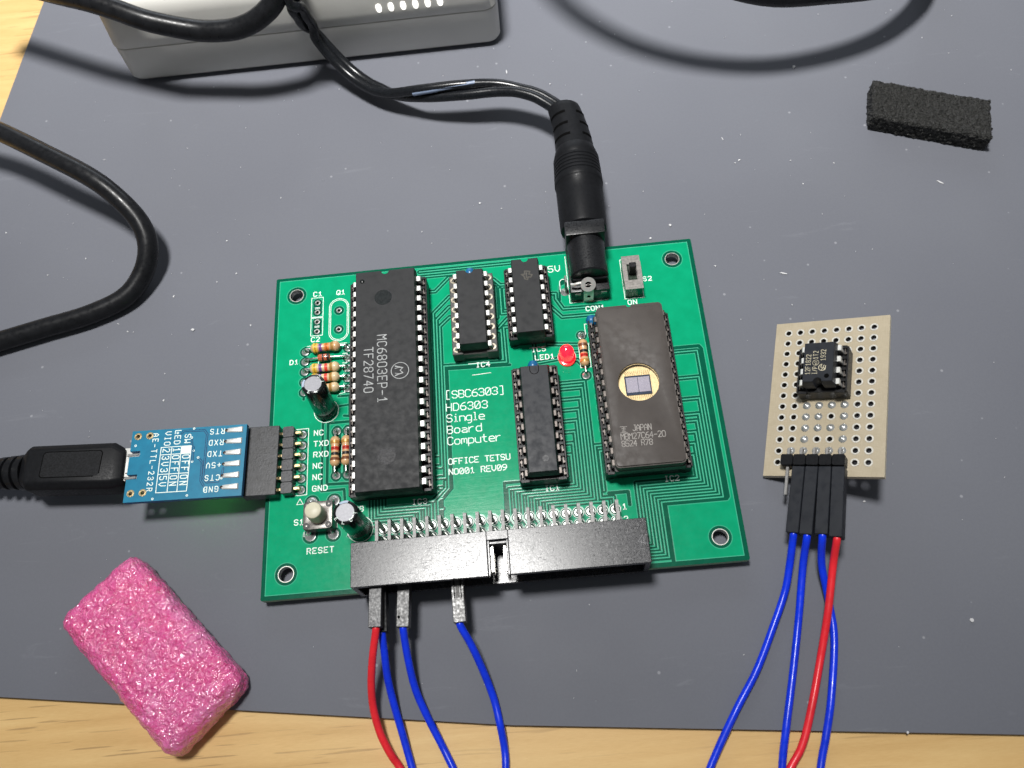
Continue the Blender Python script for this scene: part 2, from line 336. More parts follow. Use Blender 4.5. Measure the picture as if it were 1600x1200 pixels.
# ---------------------------------------------------------------- stroke lettering (grid 4 wide, 6 high)
G = {
'A': ['0,0 0,4 2,6 4,4 4,0', '0,2.4 4,2.4'], 'B': ['0,0 0,6 3,6 4,5 4,4 3,3 0,3', '3,3 4,2 4,1 3,0 0,0'],
'C': ['4,5 3,6 1,6 0,5 0,1 1,0 3,0 4,1'], 'D': ['0,0 0,6 2.6,6 4,4.6 4,1.4 2.6,0 0,0'], 'E': ['4,0 0,0 0,6 4,6', '0,3 2.8,3'],
'F': ['0,0 0,6 4,6', '0,3 2.8,3'], 'G': ['4,5 3,6 1,6 0,5 0,1 1,0 4,0 4,3 2,3'], 'H': ['0,0 0,6', '4,0 4,6', '0,3 4,3'],
'I': ['1,0 3,0', '2,0 2,6', '1,6 3,6'], 'J': ['0,1 1,0 2.4,0 3.4,1 3.4,6', '2.2,6 4,6'], 'L': ['0,6 0,0 4,0'], 'M': ['0,0 0,6 2,3.6 4,6 4,0'],
'N': ['0,0 0,6 4,0 4,6'], 'O': ['1,0 0,1 0,5 1,6 3,6 4,5 4,1 3,0 1,0'], 'P': ['0,0 0,6 3,6 4,5 4,3.6 3,2.6 0,2.6'],
'Q': ['1,0 0,1 0,5 1,6 3,6 4,5 4,1 3,0 1,0', '2,2 4,0'], 'R': ['0,0 0,6 3,6 4,5 4,4 3,3 0,3', '2,3 4,0'],
'S': ['4,5 3,6 1,6 0,5 0,4 1,3 3,3 4,2 4,1 3,0 1,0 0,1'], 'T': ['2,0 2,6', '0,6 4,6'], 'U': ['0,6 0,1 1,0 3,0 4,1 4,6'],
'V': ['0,6 0,2 2,0 4,2 4,6'], 'v': ['0,6 2,0 4,6'], 'W': ['0,6 0,0 2,2.4 4,0 4,6'], 'X': ['0,0 4,6', '0,6 4,0'],
'0': ['1,0 0,1 0,5 1,6 3,6 4,5 4,1 3,0 1,0', '0.4,0.8 3.6,5.2'], 'o0': ['1,0 0,1 0,5 1,6 3,6 4,5 4,1 3,0 1,0'],
'1': ['0.6,4.4 2,6 2,0', '0.6,0 3.4,0'], '2': ['0,5 1,6 3,6 4,5 4,4 0,0 4,0'], '3': ['0,5 1,6 3,6 4,5 4,4 3,3 1.4,3', '3,3 4,2 4,1 3,0 1,0 0,1'],
'4': ['3,0 3,6 0,2 4,2'], '5': ['4,6 0,6 0,3.4 3,3.4 4,2.6 4,1 3,0 1,0 0,1'], '6': ['3.6,6 1.6,5.4 0,3.4 0,1 1,0 3,0 4,1 4,2.2 3,3.2 0.4,3.2'],
'7': ['0,6 4,6 1,0'], '8': ['1,3 0,4 0,5 1,6 3,6 4,5 4,4 3,3 1,3 0,2 0,1 1,0 3,0 4,1 4,2 3,3'], '9': ['0.4,0 2.4,0.6 4,2.6 4,5 3,6 1,6 0,5 0,3.8 1,2.8 3.8,2.8'],
'a': ['0.6,3.6 3,3.6 4,2.8 4,0 1,0 0,1 1,2 4,2'], 'b': [], 'd': ['4,6 4,0 1,0 0,1 0,3 1,4 4,4'], 'e': ['4,0 1,0 0,1 0,3 1,4 3,4 4,3 4,2 0,2'],
'g': ['4,0.2 1,0.2 0,1.2 0,3 1,4 4,4 4,-1 3,-2 1.4,-2'], 'i': ['1.2,4 2,4 2,0', '1,0 3,0', '2,5.4 2,5.9'], 'l': ['1.2,6 2,6 2,0', '1,0 3,0'],
'm': ['0,0 0,4', '0,3.4 0.8,4 1.6,4 2,3.4 2,1', '2,3.4 2.8,4 3.4,4 4,3.4 4,0'], 'n': ['0,0 0,4 3,4 4,3 4,0'], 'o': ['1,0 0,1 0,3 1,4 3,4 4,3 4,1 3,0 1,0'],
'p': ['0,-2 0,4 3,4 4,3 4,1 3,0 0,0'], 'r': ['0,0 0,4', '0,2.4 1.6,4 3.2,4'], 't': ['0,4 3,4', '1.4,6 1.4,1 2.4,0 3.4,0'], 'u': ['0,4 0,1 1,0 4,0 4,4'],
'/': ['0,0 4,6'], '-': ['0.2,3 3.8,3'], '+': ['0,3 4,3', '2,1 2,5'], '[': ['3,-0.6 1,-0.6 1,6.6 3,6.6'], ']': ['1,-0.6 3,-0.6 3,6.6 1,6.6'], ' ': [],
}
def glyphs(s, x, y, h, pitch=None, rot=0.0, zero='0', wide=1.0, slant=0.0):
    """polylines for a string whose baseline starts at x, y"""
    k = h/6; pitch = pitch or h*0.89; ca, sa = math.cos(R(rot)), math.sin(R(rot)); out = []
    for i, ch in enumerate(s):
        if ch == '0': ch = zero
        for pl in G[ch]:
            q = []
            for pt in pl.split():
                a, b = map(float, pt.split(',')); u = i*pitch + a*k*wide + b*k*slant; v_ = b*k
                q.append((x + u*ca - v_*sa, y + u*sa + v_*ca))
            out.append(q)
    return out
def letter(name, parent, pls, z, wd, mat, h=0.02):
    m = MB()
    for i, pl in enumerate(pls): m.stroke(pl, wd, z, h, i)
    return m.build(name, mat, parent, smooth=False)
def circle_pl(cx, cy, r, n=24, a0=0, a1=360):
    return [(cx + r*math.cos(R(a0+(a1-a0)*i/n)), cy + r*math.sin(R(a0+(a1-a0)*i/n))) for i in range(n+1)]

# ---------------------------------------------------------------- setting: table, mat, dust
from mathutils.geometry import tessellate_polygon
def slab(outer, holes, z0, z1, n=20, side=0, cut=0):
    m = MB(); loops = [[Vector((x, y, 0)) for x, y in outer]]
    for cx, cy, r in holes: loops.append([Vector((cx + r*math.cos(2*math.pi*i/n), cy + r*math.sin(2*math.pi*i/n), 0)) for i in range(n)])
    flat = [p for l in loops for p in l]; tri = tessellate_polygon(loops); N = len(flat)
    m.v = [(p.x, p.y, z0) for p in flat] + [(p.x, p.y, z1) for p in flat]
    for a, b, c in tri:
        nz = (flat[b]-flat[a]).cross(flat[c]-flat[a]).z
        if nz < 0: b, c = c, b
        m.f.append((a+N, b+N, c+N)); m.mi.append(0); m.f.append((a, c, b)); m.mi.append(0)
    k = 0
    for li, l in enumerate(loops):
        q = len(l); area = sum(l[i].x*l[(i+1) % q].y - l[(i+1) % q].x*l[i].y for i in range(q))
        for i in range(q):
            a, b = k+i, k+(i+1) % q
            if (area > 0) != (li == 0): a, b = b, a
            m.f.append((a, b, b+N, a+N)); m.mi.append(side if li == 0 else cut)
        k += q
    return m
MB().box(-900, 1000, -700, 900, ZT-25, ZT).build('table', M['wood'], label='pale oak laminate table top under the grey mat', kind='structure', bevel=1)
mm = slab([(-262.6, -0.5), (-54.3, -14.0), (49.3, -26.9), (143.5, -35.4), (330, -52), (360, 420), (-33.5, 420), (-76.4, 184.9), (-82.0, 138.9), (-107.8, 6.7)][1:9] + [(-113, -6.5)][0:0] + [(-119, -5)], [], ZT+0.05, ZM, side=1)
mm.build('desk_mat', [M['mat'], M['mat_edge']], label='thin grey vinyl work mat lying on the pale wooden table', category='mat', smooth=False)
d = MB(); rd = random.Random(11)
for i in range(300):
    x, y = rd.uniform(-75, 190), rd.uniform(-30, 190)
    if i < 160: x, y = rd.uniform(-60, 180), rd.uniform(60, 185)
    s_ = 0.05 + 0.19*rd.random()**5; a = rd.random()*6.28; e = s_*(1 + (3.0 if rd.random() < .15 else 0.6*rd.random()))
    pts = [(x + math.cos(a)*u*e - math.sin(a)*v_*s_, y + math.sin(a)*u*e + math.cos(a)*v_*s_) for u, v_ in ((-1,-.5),(0,-.8),(1,-.2),(.7,.7),(-.6,.8))]
    if y < -12 - 0.12*(x+54)+1: continue
    if x < -80 + (y-140)*0.1 or (-3 < x < 102 and -3 < y < 79): continue
    d.prism(pts, ZM+0.005, ZM+0.1+s_*0.5)
for x, y, s_ in ((139.7, -14.5, .5), (122.5, -33.5, .3), (134.6, 128, .5), (122, 14.2, .35), (125, 10.6, .3), (-21, 66.5, .5), (95.5, 82.6, .4), (90.3, 79.5, .35)):
    d.prism([(x + s_*rd.uniform(.6, 1)*math.cos(t), y + s_*rd.uniform(.5, 1)*math.sin(t)) for t in (0, 1.1, 2.2, 3.3, 4.4, 5.3)], ZM+0.005, ZM+s_*.7)
d.build('dust_specks', simple('white_dust', (0.55, 0.55, 0.56), 0.5), label='tiny white dust specks scattered over the grey mat', kind='stuff', category='dust', smooth=False)

# ---------------------------------------------------------------- green board artwork
BW, BH, PP = 99.06, 76.2, 20
NX, NY = int(BW*PP), int(BH*PP)
cov = np.zeros((NY, NX), np.float32)
def stamp(a, b, r, on):
    x0, x1 = min(a[0], b[0])-r-.2, max(a[0], b[0])+r+.2; y0, y1 = min(a[1], b[1])-r-.2, max(a[1], b[1])+r+.2
    i0, i1 = max(0, int(x0*PP)), min(NX, int(x1*PP)+1); j0, j1 = max(0, int(y0*PP)), min(NY, int(y1*PP)+1)
    if i1 <= i0 or j1 <= j0: return
    X = (np.arange(i0, i1)+.5)/PP; Y = (np.arange(j0, j1)+.5)/PP; X, Y = np.meshgrid(X, Y)
    dx, dy = b[0]-a[0], b[1]-a[1]; L = dx*dx+dy*dy
    t = np.clip(((X-a[0])*dx+(Y-a[1])*dy)/L, 0, 1) if L > 0 else 0
    dd = np.hypot(X-a[0]-t*dx, Y-a[1]-t*dy); v = np.clip((r-dd)*PP+.5, 0, 1)
    if on: cov[j0:j1, i0:i1] = np.maximum(cov[j0:j1, i0:i1], v)
    else: cov[j0:j1, i0:i1] = np.minimum(cov[j0:j1, i0:i1], 1-v)
def pl(line, r, on):
    for a, b in zip(line[:-1], line[1:]): stamp(a, b, r, on)
cov[int(.95*PP):int((BH-.8)*PP), int(.85*PP):int((BW-.95)*PP)] = 1
T = []
for i in range(8):
    ys = (47.0, 40.64, 35.6, 32.0, 30.48, 27.94, 25.4, 22.86)[i]; xr = 96.0-.66*i; xl = 83.3-.66*i
    T.append([(88.9, ys), (xr, ys), (xr, 13.3+.65*i), (xl, 13.3+.65*i), (xl, 1.87+.63*i), (70, 1.87+.63*i)])
for j in range(8):
    yp = 43.18-2.54*j-(1.1 if j == 0 else 0); x = 70.4-.66*j; yb = 14.65+.62*j; m_ = 7-j; xf = 52.1+1.27*m_
    tail = [(xf, 12.4), (xf+1.0, 10.9), (xf+1.24, 10.16)] if m_ % 2 == 0 else [(xf, 12.7)]
    T.append([(63.5, yp), (x, yp), (x, yb), (xf, yb)] + tail)
T += [[(73.66, 26.9), (71.05, 26.9), (71.05, 15.3), (73.66, 15.3), (73.66, 12.7)],
      [(73.66, 25.55), (71.9, 25.55), (71.9, 16.9)], [(70.35, 14.6), (72.4, 14.6), (72.4, 12.4), (73.3, 11.0)],
      [(35.56, 27.96), (37.5, 27.96), (37.45, 62.8), (41.4, 66.8), (43.2, 66.8)], [(35.56, 25.4), (38.15, 25.4), (38.15, 61.0), (41.2, 64.1), (43.2, 64.1)],
      [(35.56, 22.8), (38.82, 22.8), (38.85, 59.2), (41.2, 61.4), (43.2, 61.4)],
      [(36.97, 12.7), (36.97, 17.8), (39.42, 20.4), (39.45, 49.0), (53.6, 48.6), (53.5, 57.4), (57, 57.4)],
      [(32.5, 17.9), (36.0, 17.9), (38.75, 20.5), (38.75, 21.9)],
      [(35.56, 68.7), (38.1, 68.6), (41.4, 72.0), (43.2, 72)], [(34.5, 74.35), (57, 74.35)], [(34.5, 72.9), (45, 72.9)],
      [(50.8, 70.9), (52.0, 70.3), (53.4, 68.65), (55.9, 68.6)], [(52.4, 57.4), (54.4, 59.5), (55.9, 60.6)],
      [(55.9, 67.4), (54.2, 67.4), (54.2, 62.3), (55.9, 62.3)], [(53.3, 67.6), (53.3, 61.0), (55.9, 61.0)], [(52.3, 68.2), (52.25, 60.0)], [(52.2, 55.9), (52.1, 49.7)],
      [(63.5, 65.1), (66.15, 64.9), (66.05, 63.5), (67.5, 60.7), (76, 60.5)], [(63.5, 61.8), (64.6, 61.7), (67.05, 58.6), (74.5, 58.5)],
      [(63.2, 52.0), (69.9, 51.2)], [(60.1, 54), (60.1, 47.6), (66, 48.2)], [(66, 49.5), (70.2, 49.4)], [(67, 47.4), (69.5, 47.4), (70.5, 46)]]
for i in range(5):
    xl = 25.54-.68*i; yy = 17.2-.65*i; xr = (35.56, 34.3, 33.05, 31.8, 30.5)[i]
    T.append([(xl, 20), (xl, yy), (xr, yy), (xr, 12.7 if i % 2 == 0 else 12.3)] + ([] if i % 2 == 0 else [(xr+.9, 11)]))
for i in range(5): T.append([(37.4+.0*i, 24-2.3*i+1.2), (38.0, 24-2.3*i+1.2)])
pads = []
for k in range(20): pads += [(25.4+2.54*k, 12.7, .9), (25.4+2.54*k, 10.16, .9)]
for k in range(6): pads.append((7.62, 22.86+2.54*k, .85))
for y in (55.88, 53.34, 50.8, 48.26, 45.72): pads += [(7.62, y, .85), (17.6, y, .85)]
pads += [(15.24, 35.56, .85), (15.24, 25.4, .85), (17.66, 35.56, .85), (17.66, 25.4, .85), (70.95, 53.42, .85), (70.95, 43.43, .85)]
hpads = [(10.16, y, .62) for y in (68.58, 66.04, 63.5, 60.96)] + [(15.3, 66.0, .68), (15.3, 61.0, .68)]
bpads = [(9.95, 12.65, 1.15), (14.8, 12.65, 1.15), (10.1, 19.9, 1.1), (14.85, 19.9, 1.1)]
icp = [(x, 20.32+2.54*k, .85) for k in range(20) for x in (20.32, 35.56)] + [(x, 20.32+2.54*k, .85) for k in range(14) for x in (73.66, 88.9)] + \
      [(x, 20.32+2.54*k, .85) for k in range(10) for x in (55.88, 63.5)] + [(x, 50.8+2.54*k, .85) for k in range(8) for x in (43.18, 50.8)] + [(x, 53.34+2.54*k, .85) for k in range(7) for x in (55.88, 63.5)]
for line in T: pl(line, .58, False)
for x, y, r in pads + icp: stamp((x, y), (x, y), r+.42, False)
for x, y, r in hpads + bpads: stamp((x, y), (x, y), r+.5, False)
mh = [(5.08, 5.08), (93.98, 5.08), (5.08, 71.12), (93.98, 71.12)]
for x, y in mh: stamp((x, y), (x, y), 2.3, False)
for a, b, r in (((8.6, 67.3), (11.5, 67.3), .001),): pass
# gaps in the copper pour that carry no trace
for line, r in (([(7.55, 57), (7.55, 44)], .28), ([(11.6, 42), (12.1, 38), (12.1, 22.2), (17.0, 22.2), (17.3, 18)], .30), ([(20, 37.7), (13.25, 37.7), (13.25, 23.6), (20, 23.4)], .33),
                ([(15.5, 44), (18, 44), (18, 39), (16.8, 39.2)], .30), ([(15.7, 41.6), (19.5, 41.8)], .25), ([(12.5, 40), (12.5, 38)], .3), ([(15.24, 36), (15.24, 25)], 1.0), ([(17.66, 36), (17.66, 25)], 1.0),
                ([(10.16, 68.6), (10.16, 66)], 1.05), ([(10.16, 63.5), (10.16, 61)], 1.05), ([(84.0, 1.0), (84.0, 12.7), (84.3, 12.9), (96.6, 12.9), (96.95, 13.3), (96.95, 47.4), (96.5, 48.1), (89, 48.1)], .42),
                ([(51.2, 20.4), (51.2, 9)], .35), ([(51.2, 20.4), (57, 20.4)], .35), ([(40.1, 20.3), (37.9, 17.9), (37.9, 12)], .34), ([(40.1, 20.3), (40.1, 48.2), (54.3, 47.8)], .34), ([(76.8, 13.4), (76.8, 16.2), (72.8, 16.2)], .4),
                ([(67.9, 67.6), (68.6, 68.3), (69.4, 67)], .6), ([(66.9, 63), (67.3, 66.8), (68.5, 68.4)], .3), ([(20, 13.4), (24.5, 13.4)], .3), ([(18, 11.9), (24.5, 11.9)], .3)): pl(line, r, False)
for line in T: pl(line, .115, True)
hgt = cov.copy(); 
for _ in range(3):
    hgt = (hgt + np.roll(hgt, 1, 0) + np.roll(hgt, -1, 0) + np.roll(hgt, 1, 1) + np.roll(hgt, -1, 1))/5
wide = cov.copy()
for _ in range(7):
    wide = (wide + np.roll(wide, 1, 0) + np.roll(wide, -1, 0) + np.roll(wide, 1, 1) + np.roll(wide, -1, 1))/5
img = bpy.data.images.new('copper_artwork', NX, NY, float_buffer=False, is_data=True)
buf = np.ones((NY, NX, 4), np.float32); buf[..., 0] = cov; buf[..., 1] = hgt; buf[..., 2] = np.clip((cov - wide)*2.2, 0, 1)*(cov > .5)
img.pixels.foreach_set(buf.ravel()); img.update(); img.pack()

def mat_pcb():
    t = NT('green_solder_mask'); b = t.b; v = t.coord()
    u = t.n('ShaderNodeUVMap'); im = t.n('ShaderNodeTexImage'); im.image = img; im.interpolation = 'Cubic'; im.extension = 'EXTEND'; t.l(u.outputs[0], im.inputs[0])
    sp = t.n('ShaderNodeSeparateColor'); t.l(im.outputs[0], sp.inputs[0])
    n1 = t.noise(v, 0.35, 4)
    cu = t.ramp(n1, [(0.3, (0.002, 0.29, 0.135)), (0.7, (0.003, 0.335, 0.160))]); su = t.ramp(n1, [(0.3, (0.001, 0.080, 0.044)), (0.7, (0.001, 0.100, 0.054))])
    t.l(t.mix(t.math('MULTIPLY', sp.outputs[2], .9), t.mix(sp.outputs[0], su, cu), (0.15, 0.62, 0.44)), b.inputs['Base Color'])   # pale rim painted in for the light that copper edges catch
    b.inputs['Specular IOR Level'].default_value = 0.16
    t.l(t.ramp(t.noise(v, 1.1, 5), [(0.3, (0.16,)*3), (0.7, (0.21,)*3)]), b.inputs['Roughness'])
    bb = t.bump(sp.outputs[1], 0.22, 0.05); wv = t.noise(t.coord((0.12, 1, 1), (0, 0, 0.03)), 2.2, 3)
    bb = t.bump(wv, 0.12, 0.05, bb); bb = t.bump(t.noise(v, 4, 3), 0.08, 0.05, bb)
    t.l(bb, b.inputs['Normal']); return t.m
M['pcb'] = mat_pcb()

# ---------------------------------------------------------------- the green computer board
B = root('circuit_board', (49.5, 38.1, ZM), 'green single board computer with socketed chips, box header and red LED', 'circuit board')
bm_ = slab(rrect(BW/2, BH/2, BW, BH, .4, 3), [(x, y, 1.6) for x, y in mh] + [(x, y, .38) for x, y, r in hpads], -1.6, 0, 24, side=1, cut=1)
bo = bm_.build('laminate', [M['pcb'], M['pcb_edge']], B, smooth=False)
uv = bo.data.uv_layers.new(name='uv'); of = offs[B.name]
cs = np.array([bo.data.vertices[l.vertex_index].co[:2] for l in bo.data.loops], np.float32)
uv.data.foreach_set('uv', ((cs + np.array([of[0], of[1]]))/np.array([BW, BH])).astype(np.float32).ravel())
rr = Rep(MB().ring(0, 0, 1.54, 1.70, -1.55, .04, 32), 'hole_plating', simple('hole_plating_metal', (.45, .46, .42), .4, .6))
for x, y in mh: rr.at(B, (x, y, 0))
# feet: trimmed leads and solder under the board that keep it off the mat
ft = Rep(MB().lathe([(.9, -1.6), (.55, -2.2), (.3, ZM+.02)], n=8), 'solder_joint_below', M['solder'])
for x, y in ((7.62, 22.86), (25.4, 10.16), (73.66, 10.16), (17.6, 55.88), (88.9, 22.86), (88.9, 53.3), (20.32, 68.58), (72, 63), (85, 63), (7.62, 53.34), (95, 66), (14.85, 12.6)): ft.at(B, (x, y, 0))

# silkscreen
def silk(name, pls, wd=.2): return letter(name, B, pls, .022, wd, M['silk'], .018)
for s_, x, y, h, p in (('[SBC6303]', 39.5, 40.95, 1.75, 1.49), ('HD6303', 39.6, 37.95, 1.75, 1.58), ('Single', 39.6, 35.35, 1.75, 1.42), ('Board', 39.6, 32.65, 1.75, 1.58), ('Computer', 39.6, 30.05, 1.75, 1.50),
                       ('OFFICE TETSU', 39.6, 25.6, 1.25, 1.125), ('NO001 REV09', 39.6, 23.3, 1.25, 1.15), ('C1', 9.15, 70.45, 1.15, 1.2), ('Q1', 14.7, 70.3, 1.15, 1.15), ('C2', 8.9, 58.35, 1.15, 1.15),
                       ('D1', 4.1, 53.0, 1.1, 1.15), ('NC', 10.2, 35.1, 1.15, 1.2), ('TXD', 10.2, 32.55, 1.15, 1.2), ('RXD', 10.2, 30.05, 1.15, 1.2), ('NC', 10.15, 27.45, 1.15, 1.2), ('NC', 10.15, 24.9, 1.15, 1.2),
                       ('GND', 10.15, 22.35, 1.15, 1.2), ('RESET', 9.35, 8.9, 1.15, 1.2), ('S1', 6.45, 15.25, 1.15, 1.15), ('IC3', 31.6, 17.45, 1.1, 1.15), ('IC4', 46.75, 47.95, 1.1, 1.15), ('IC5', 59.5, 50.45, 1.1, 1.15),
                       ('IC1', 59.7, 17.85, 1.1, 1.1), ('IC2', 84.7, 17.65, 1.1, 1.1), ('LED1', 60.1, 48.35, 1.15, 1.15), ('5V', 65.0, 70.75, 1.6, 1.6), ('S2', 86.6, 65.95, 1.1, 1.2), ('ON', 82.4, 60.15, 1.15, 1.2),
                       ('CON1', 72.7, 59.55, 1.1, 1.15), ('1', 75.3, 12.5, 1.15, 1.2), ('2', 75.3, 9.9, 1.1, 1.2), ('C8', 19.3, 17.0, 1.1, 1.1), ('C7', 18.6, 53.5, .6, .6)):
    if s_ == 'C7': continue
    silk('silkscreen_text', glyphs(s_, x, y, h, p, rot=-0.2), .21 if h < 1.5 else .2)
def rect(x0, y0, x1, y1): return [(x0,y0),(x1,y0),(x1,y1),(x0,y1),(x0,y0)]
def caps(cx, cy0, cy1, r): return circle_pl(cx, cy1, r, 16, 0, 180) + circle_pl(cx, cy0, r, 16, 180, 360) + [(cx+r, cy1)]
sk = [rect(8.72, 64.8, 11.5, 70.0), rect(8.72, 59.9, 11.5, 64.55), [(9.6, 67.3), (10.7, 67.3)], [(9.6, 67.0), (10.7, 67.0)], [(9.6, 62.4), (10.7, 62.4)], [(9.6, 62.1), (10.7, 62.1)],
      caps(15.3, 60.3, 66.9, 2.3), caps(15.3, 60.3, 66.9, 1.95), rect(6.25, 21.7, 8.92, 36.9), [(6.8, 19.7), (8.2, 19.7), (7.5, 20.9), (6.8, 19.7)],
      [(8.6, 13.6), (8.6, 12.6)], [(15.6, 14), (15.6, 18.7)], rect(14.3, 32.6, 16.2, 32.7), rect(14.0, 28.2, 16.5, 28.3), [(16.4, 28.3), (16.4, 32.7)],
      [(8.0, 57.3), (17.2, 57.3)], [(16.3, 54.6), (17.3, 54.6), (17.3, 52.2), (16.3, 52.2)], [(16.6, 51.8), (17.0, 50.0)], [(16.6, 49.5), (17.0, 47.5)], [(16.6, 47.0), (16.9, 44.8), (15.6, 44.6)], [(10.7, 54.5), (10.7, 52.2), (13.6, 52.2), (13.6, 54.5)],
      rect(81.85, 61.7, 86.15, 72.2), [(69.2, 74.6), (69.2, 62.0), (77.95, 62.0), (77.95, 75.5)], rect(70.0, 45.4, 72.25, 51.3), circle_pl(67.15, 48.35, 2.0, 28),
      circle_pl(12.8, 40.7, 2.75, 28), circle_pl(20.5, 13.2, 2.75, 28), [(45.0, 48.95), (49.4, 48.95)], [(59.0, 51.45), (61.5, 51.45)], [(71.9, 53.6), (71.9, 56.2), (74, 56.2)], [(55.0, 45.0), (55.0, 44.2)], [(55.0, 45.0), (56.4, 45.0)],
      caps(68.2, 65.6, 67.6, .9), [(45.8, 46.1), (49.9, 46.3)]]
for line in sk: silk('silkscreen_outline', [line], .15)

# soldered pads
sp_ = Rep(MB().lathe([(.82, 0.0), (.86, .05), (.62, .12), (.42, .34), (.3, .62), (.12, .7)], n=16), 'solder_pad', M['solder'])
for x, y, r in pads:
    if y > 13 or y < 0: sp_.at(B, (x, y, 0))
sph = Rep(MB().ring(0, 0, .45, .80, 0, .06, 18), 'solder_pad', M['tin_bright']); spc = Rep(MB().lathe([(.5, .02), (.44, .05), (.02, .07)], n=14), 'solder_pad', simple('dark_solder', (.10, .10, .10), .25, .8)); ro_ = Rep(MB().ring(0, 0, 1.07, 1.22, .0, .02, 24), 'silkscreen_outline', M['silk'])
for k in range(20):
    for y in (12.7, 10.16): sph.at(B, (25.4+2.54*k, y, 0)); spc.at(B, (25.4+2.54*k, y, 0)); ro_.at(B, (25.4+2.54*k, y, 0))
spo = Rep(MB().ring(0, 0, .38, .66, -1.5, .07, 20), 'solder_pad', M['tin'])
for x, y, r in hpads: spo.at(B, (x, y, 0))
spb = Rep(MB().lathe([(1.12, 0), (1.14, .06), (.95, .1), (.55, .35), (.25, .75), (.1, .8)], n=20), 'solder_pad', M['solder'])
for x, y, r in bpads: spb.at(B, (x, y, 0))

# ---------------------------------------------------------------- chips and sockets
def chip_body(W, L, zt, th, mid, notch, draft=.28, nside=1, nr=.75, flat=0):
    """outline with an end notch; the sides lean in from the parting line"""
    def outl(w, l, nn):
        p = [(-w/2, -l/2), (w/2, -l/2), (w/2, l/2)]
        if nn and nside == 1: p += [(nr*math.cos(a), l/2 - nr*math.sin(a)) for a in [math.pi*k/8 for k in range(9)]]
        p += [(-w/2, l/2)]
        if nn and nside == -1:
            p = [(-w/2, -l/2)] + [(-nr*math.cos(a), -l/2 + nr*math.sin(a)) for a in [math.pi*k/8 for k in range(9)]] + p[1:]
        return p
    zm = zt - mid
    rings = [[(x, y, zt-th) for x, y in outl(W-draft, L-draft, 1)], [(x, y, zm-.12) for x, y in outl(W, L, 1)], [(x, y, zm+.12) for x, y in outl(W, L, 1)], [(x, y, zt) for x, y in outl(W-draft*1.6, L-draft*1.6-flat, 1)]]
    return MB().loft(rings)
def leg_mb(d, wid=1.22):
    m = MB(); m.box(-d-.3, -.08, -wid/2, wid/2, -.26, 0)
    m.loft([[(-.08, -wid/2, -.26), (-.08, wid/2, -.26), (-.08, wid/2, 0), (-.08, -wid/2, 0)], [(.0, -wid/2, -.32), (.0, wid/2, -.32), (.12, wid/2, -.12), (.12, -wid/2, -.12)], [(-.04, -wid/2, -.95), (-.04, wid/2, -.95), (.18, wid/2, -.95), (.18, -wid/2, -.95)]])
    m.box(-.04, .17, -.28, .28, -2.6, -.95); return m
legs = {}
def leg(d, key):
    k = (round(d, 2), key)
    if k not in legs: legs[k] = Rep(leg_mb(d), 'pin', M[key])
    return legs[k]
ctc = {}
def contact(key):
    key = 'tarnish'
    if key not in ctc:
        m = MB(); m.box(.42, .62, -.62, .62, -.5, .12); m.box(.62, .92, -.5, -.1, -.4, -.02); m.box(-.75, -.6, -.5, .5, -.5, -.05); ctc[key] = Rep(m, 'contact', M[key])
    return ctc[key]
def leaf_socket(parent, cx, cy, sp, n, h=4.25, over=1.27, mat='socket', ckey='tin', yd=(0, 1), zb=0.15):
    L = (n-1)*2.54 + 2*over; m = MB(); hw = 1.22
    for s in (-1, 1):
        x = cx + s*sp/2
        m.box(x-hw, x+hw, cy-L/2, cy+L/2, zb+.4, h-1.0)
        m.box(x+s*hw-(.36 if s > 0 else 0), x+s*hw+(.36 if s < 0 else 0), cy-L/2, cy+L/2, h-1.0, h)
        m.box(x-s*hw-(.30 if s < 0 else 0), x-s*hw+(.30 if s > 0 else 0), cy-L/2, cy+L/2, h-1.0, h-.25)
        for k in range(n+1):
            y = cy - n*2.54/2 + 2.54*k
            m.box(x-hw+.31, x+hw-.37, y-.32, y+.32, h-1.0, h-.12)
        for k in (0, n-1):
            y = cy - (n-1)*2.54/2 + 2.54*k; m.cbox(x, y, .7, .7, 0.01, zb+.4)
    for s in (-1, 1): m.box(cx-sp/2+hw, cx+sp/2-hw, cy+s*(L/2-.9)-.9, cy+s*(L/2-.9)+.9, zb+.4, h-.35)
    m.box(cx-sp/2+hw, cx+sp/2-hw, cy-1, cy+1, zb+.6, h-1.6)
    so = m.build('socket', M[mat], parent, bevel=.05)
    c = contact(ckey)
    for s in (-1, 1):
        for k in range(n): c.at(so, (cx+s*sp/2, cy-(n-1)*2.54/2+2.54*k, h-.02), 0 if s > 0 else math.pi)
    return so
def dip(parent, cx, cy, sp, n, W, L, zt, th, mat, key, notch_r=.75, mid=None, nside=1, draft=.28, bevel=.07, flat=0):
    mid = mid or th*.52
    b = chip_body(W, L, zt, th, mid, True, draft, nside, notch_r, flat); b.v = [(x+cx, y+cy, z) for x, y, z in b.v]
    bo_ = b.build('chip', M[mat], parent, bevel=bevel)
    lg = leg((sp-W)/2, key)
    for s in (-1, 1):
        for k in range(n): lg.at(bo_, (cx+s*(sp/2+.02), cy-(n-1)*2.54/2+2.54*k, zt-mid+.13), 0 if s > 0 else math.pi)
    return bo_
def mark(par, name, pls, z, wd, mat): return letter(name, par, pls, z+.012, wd, M[mat], .03)

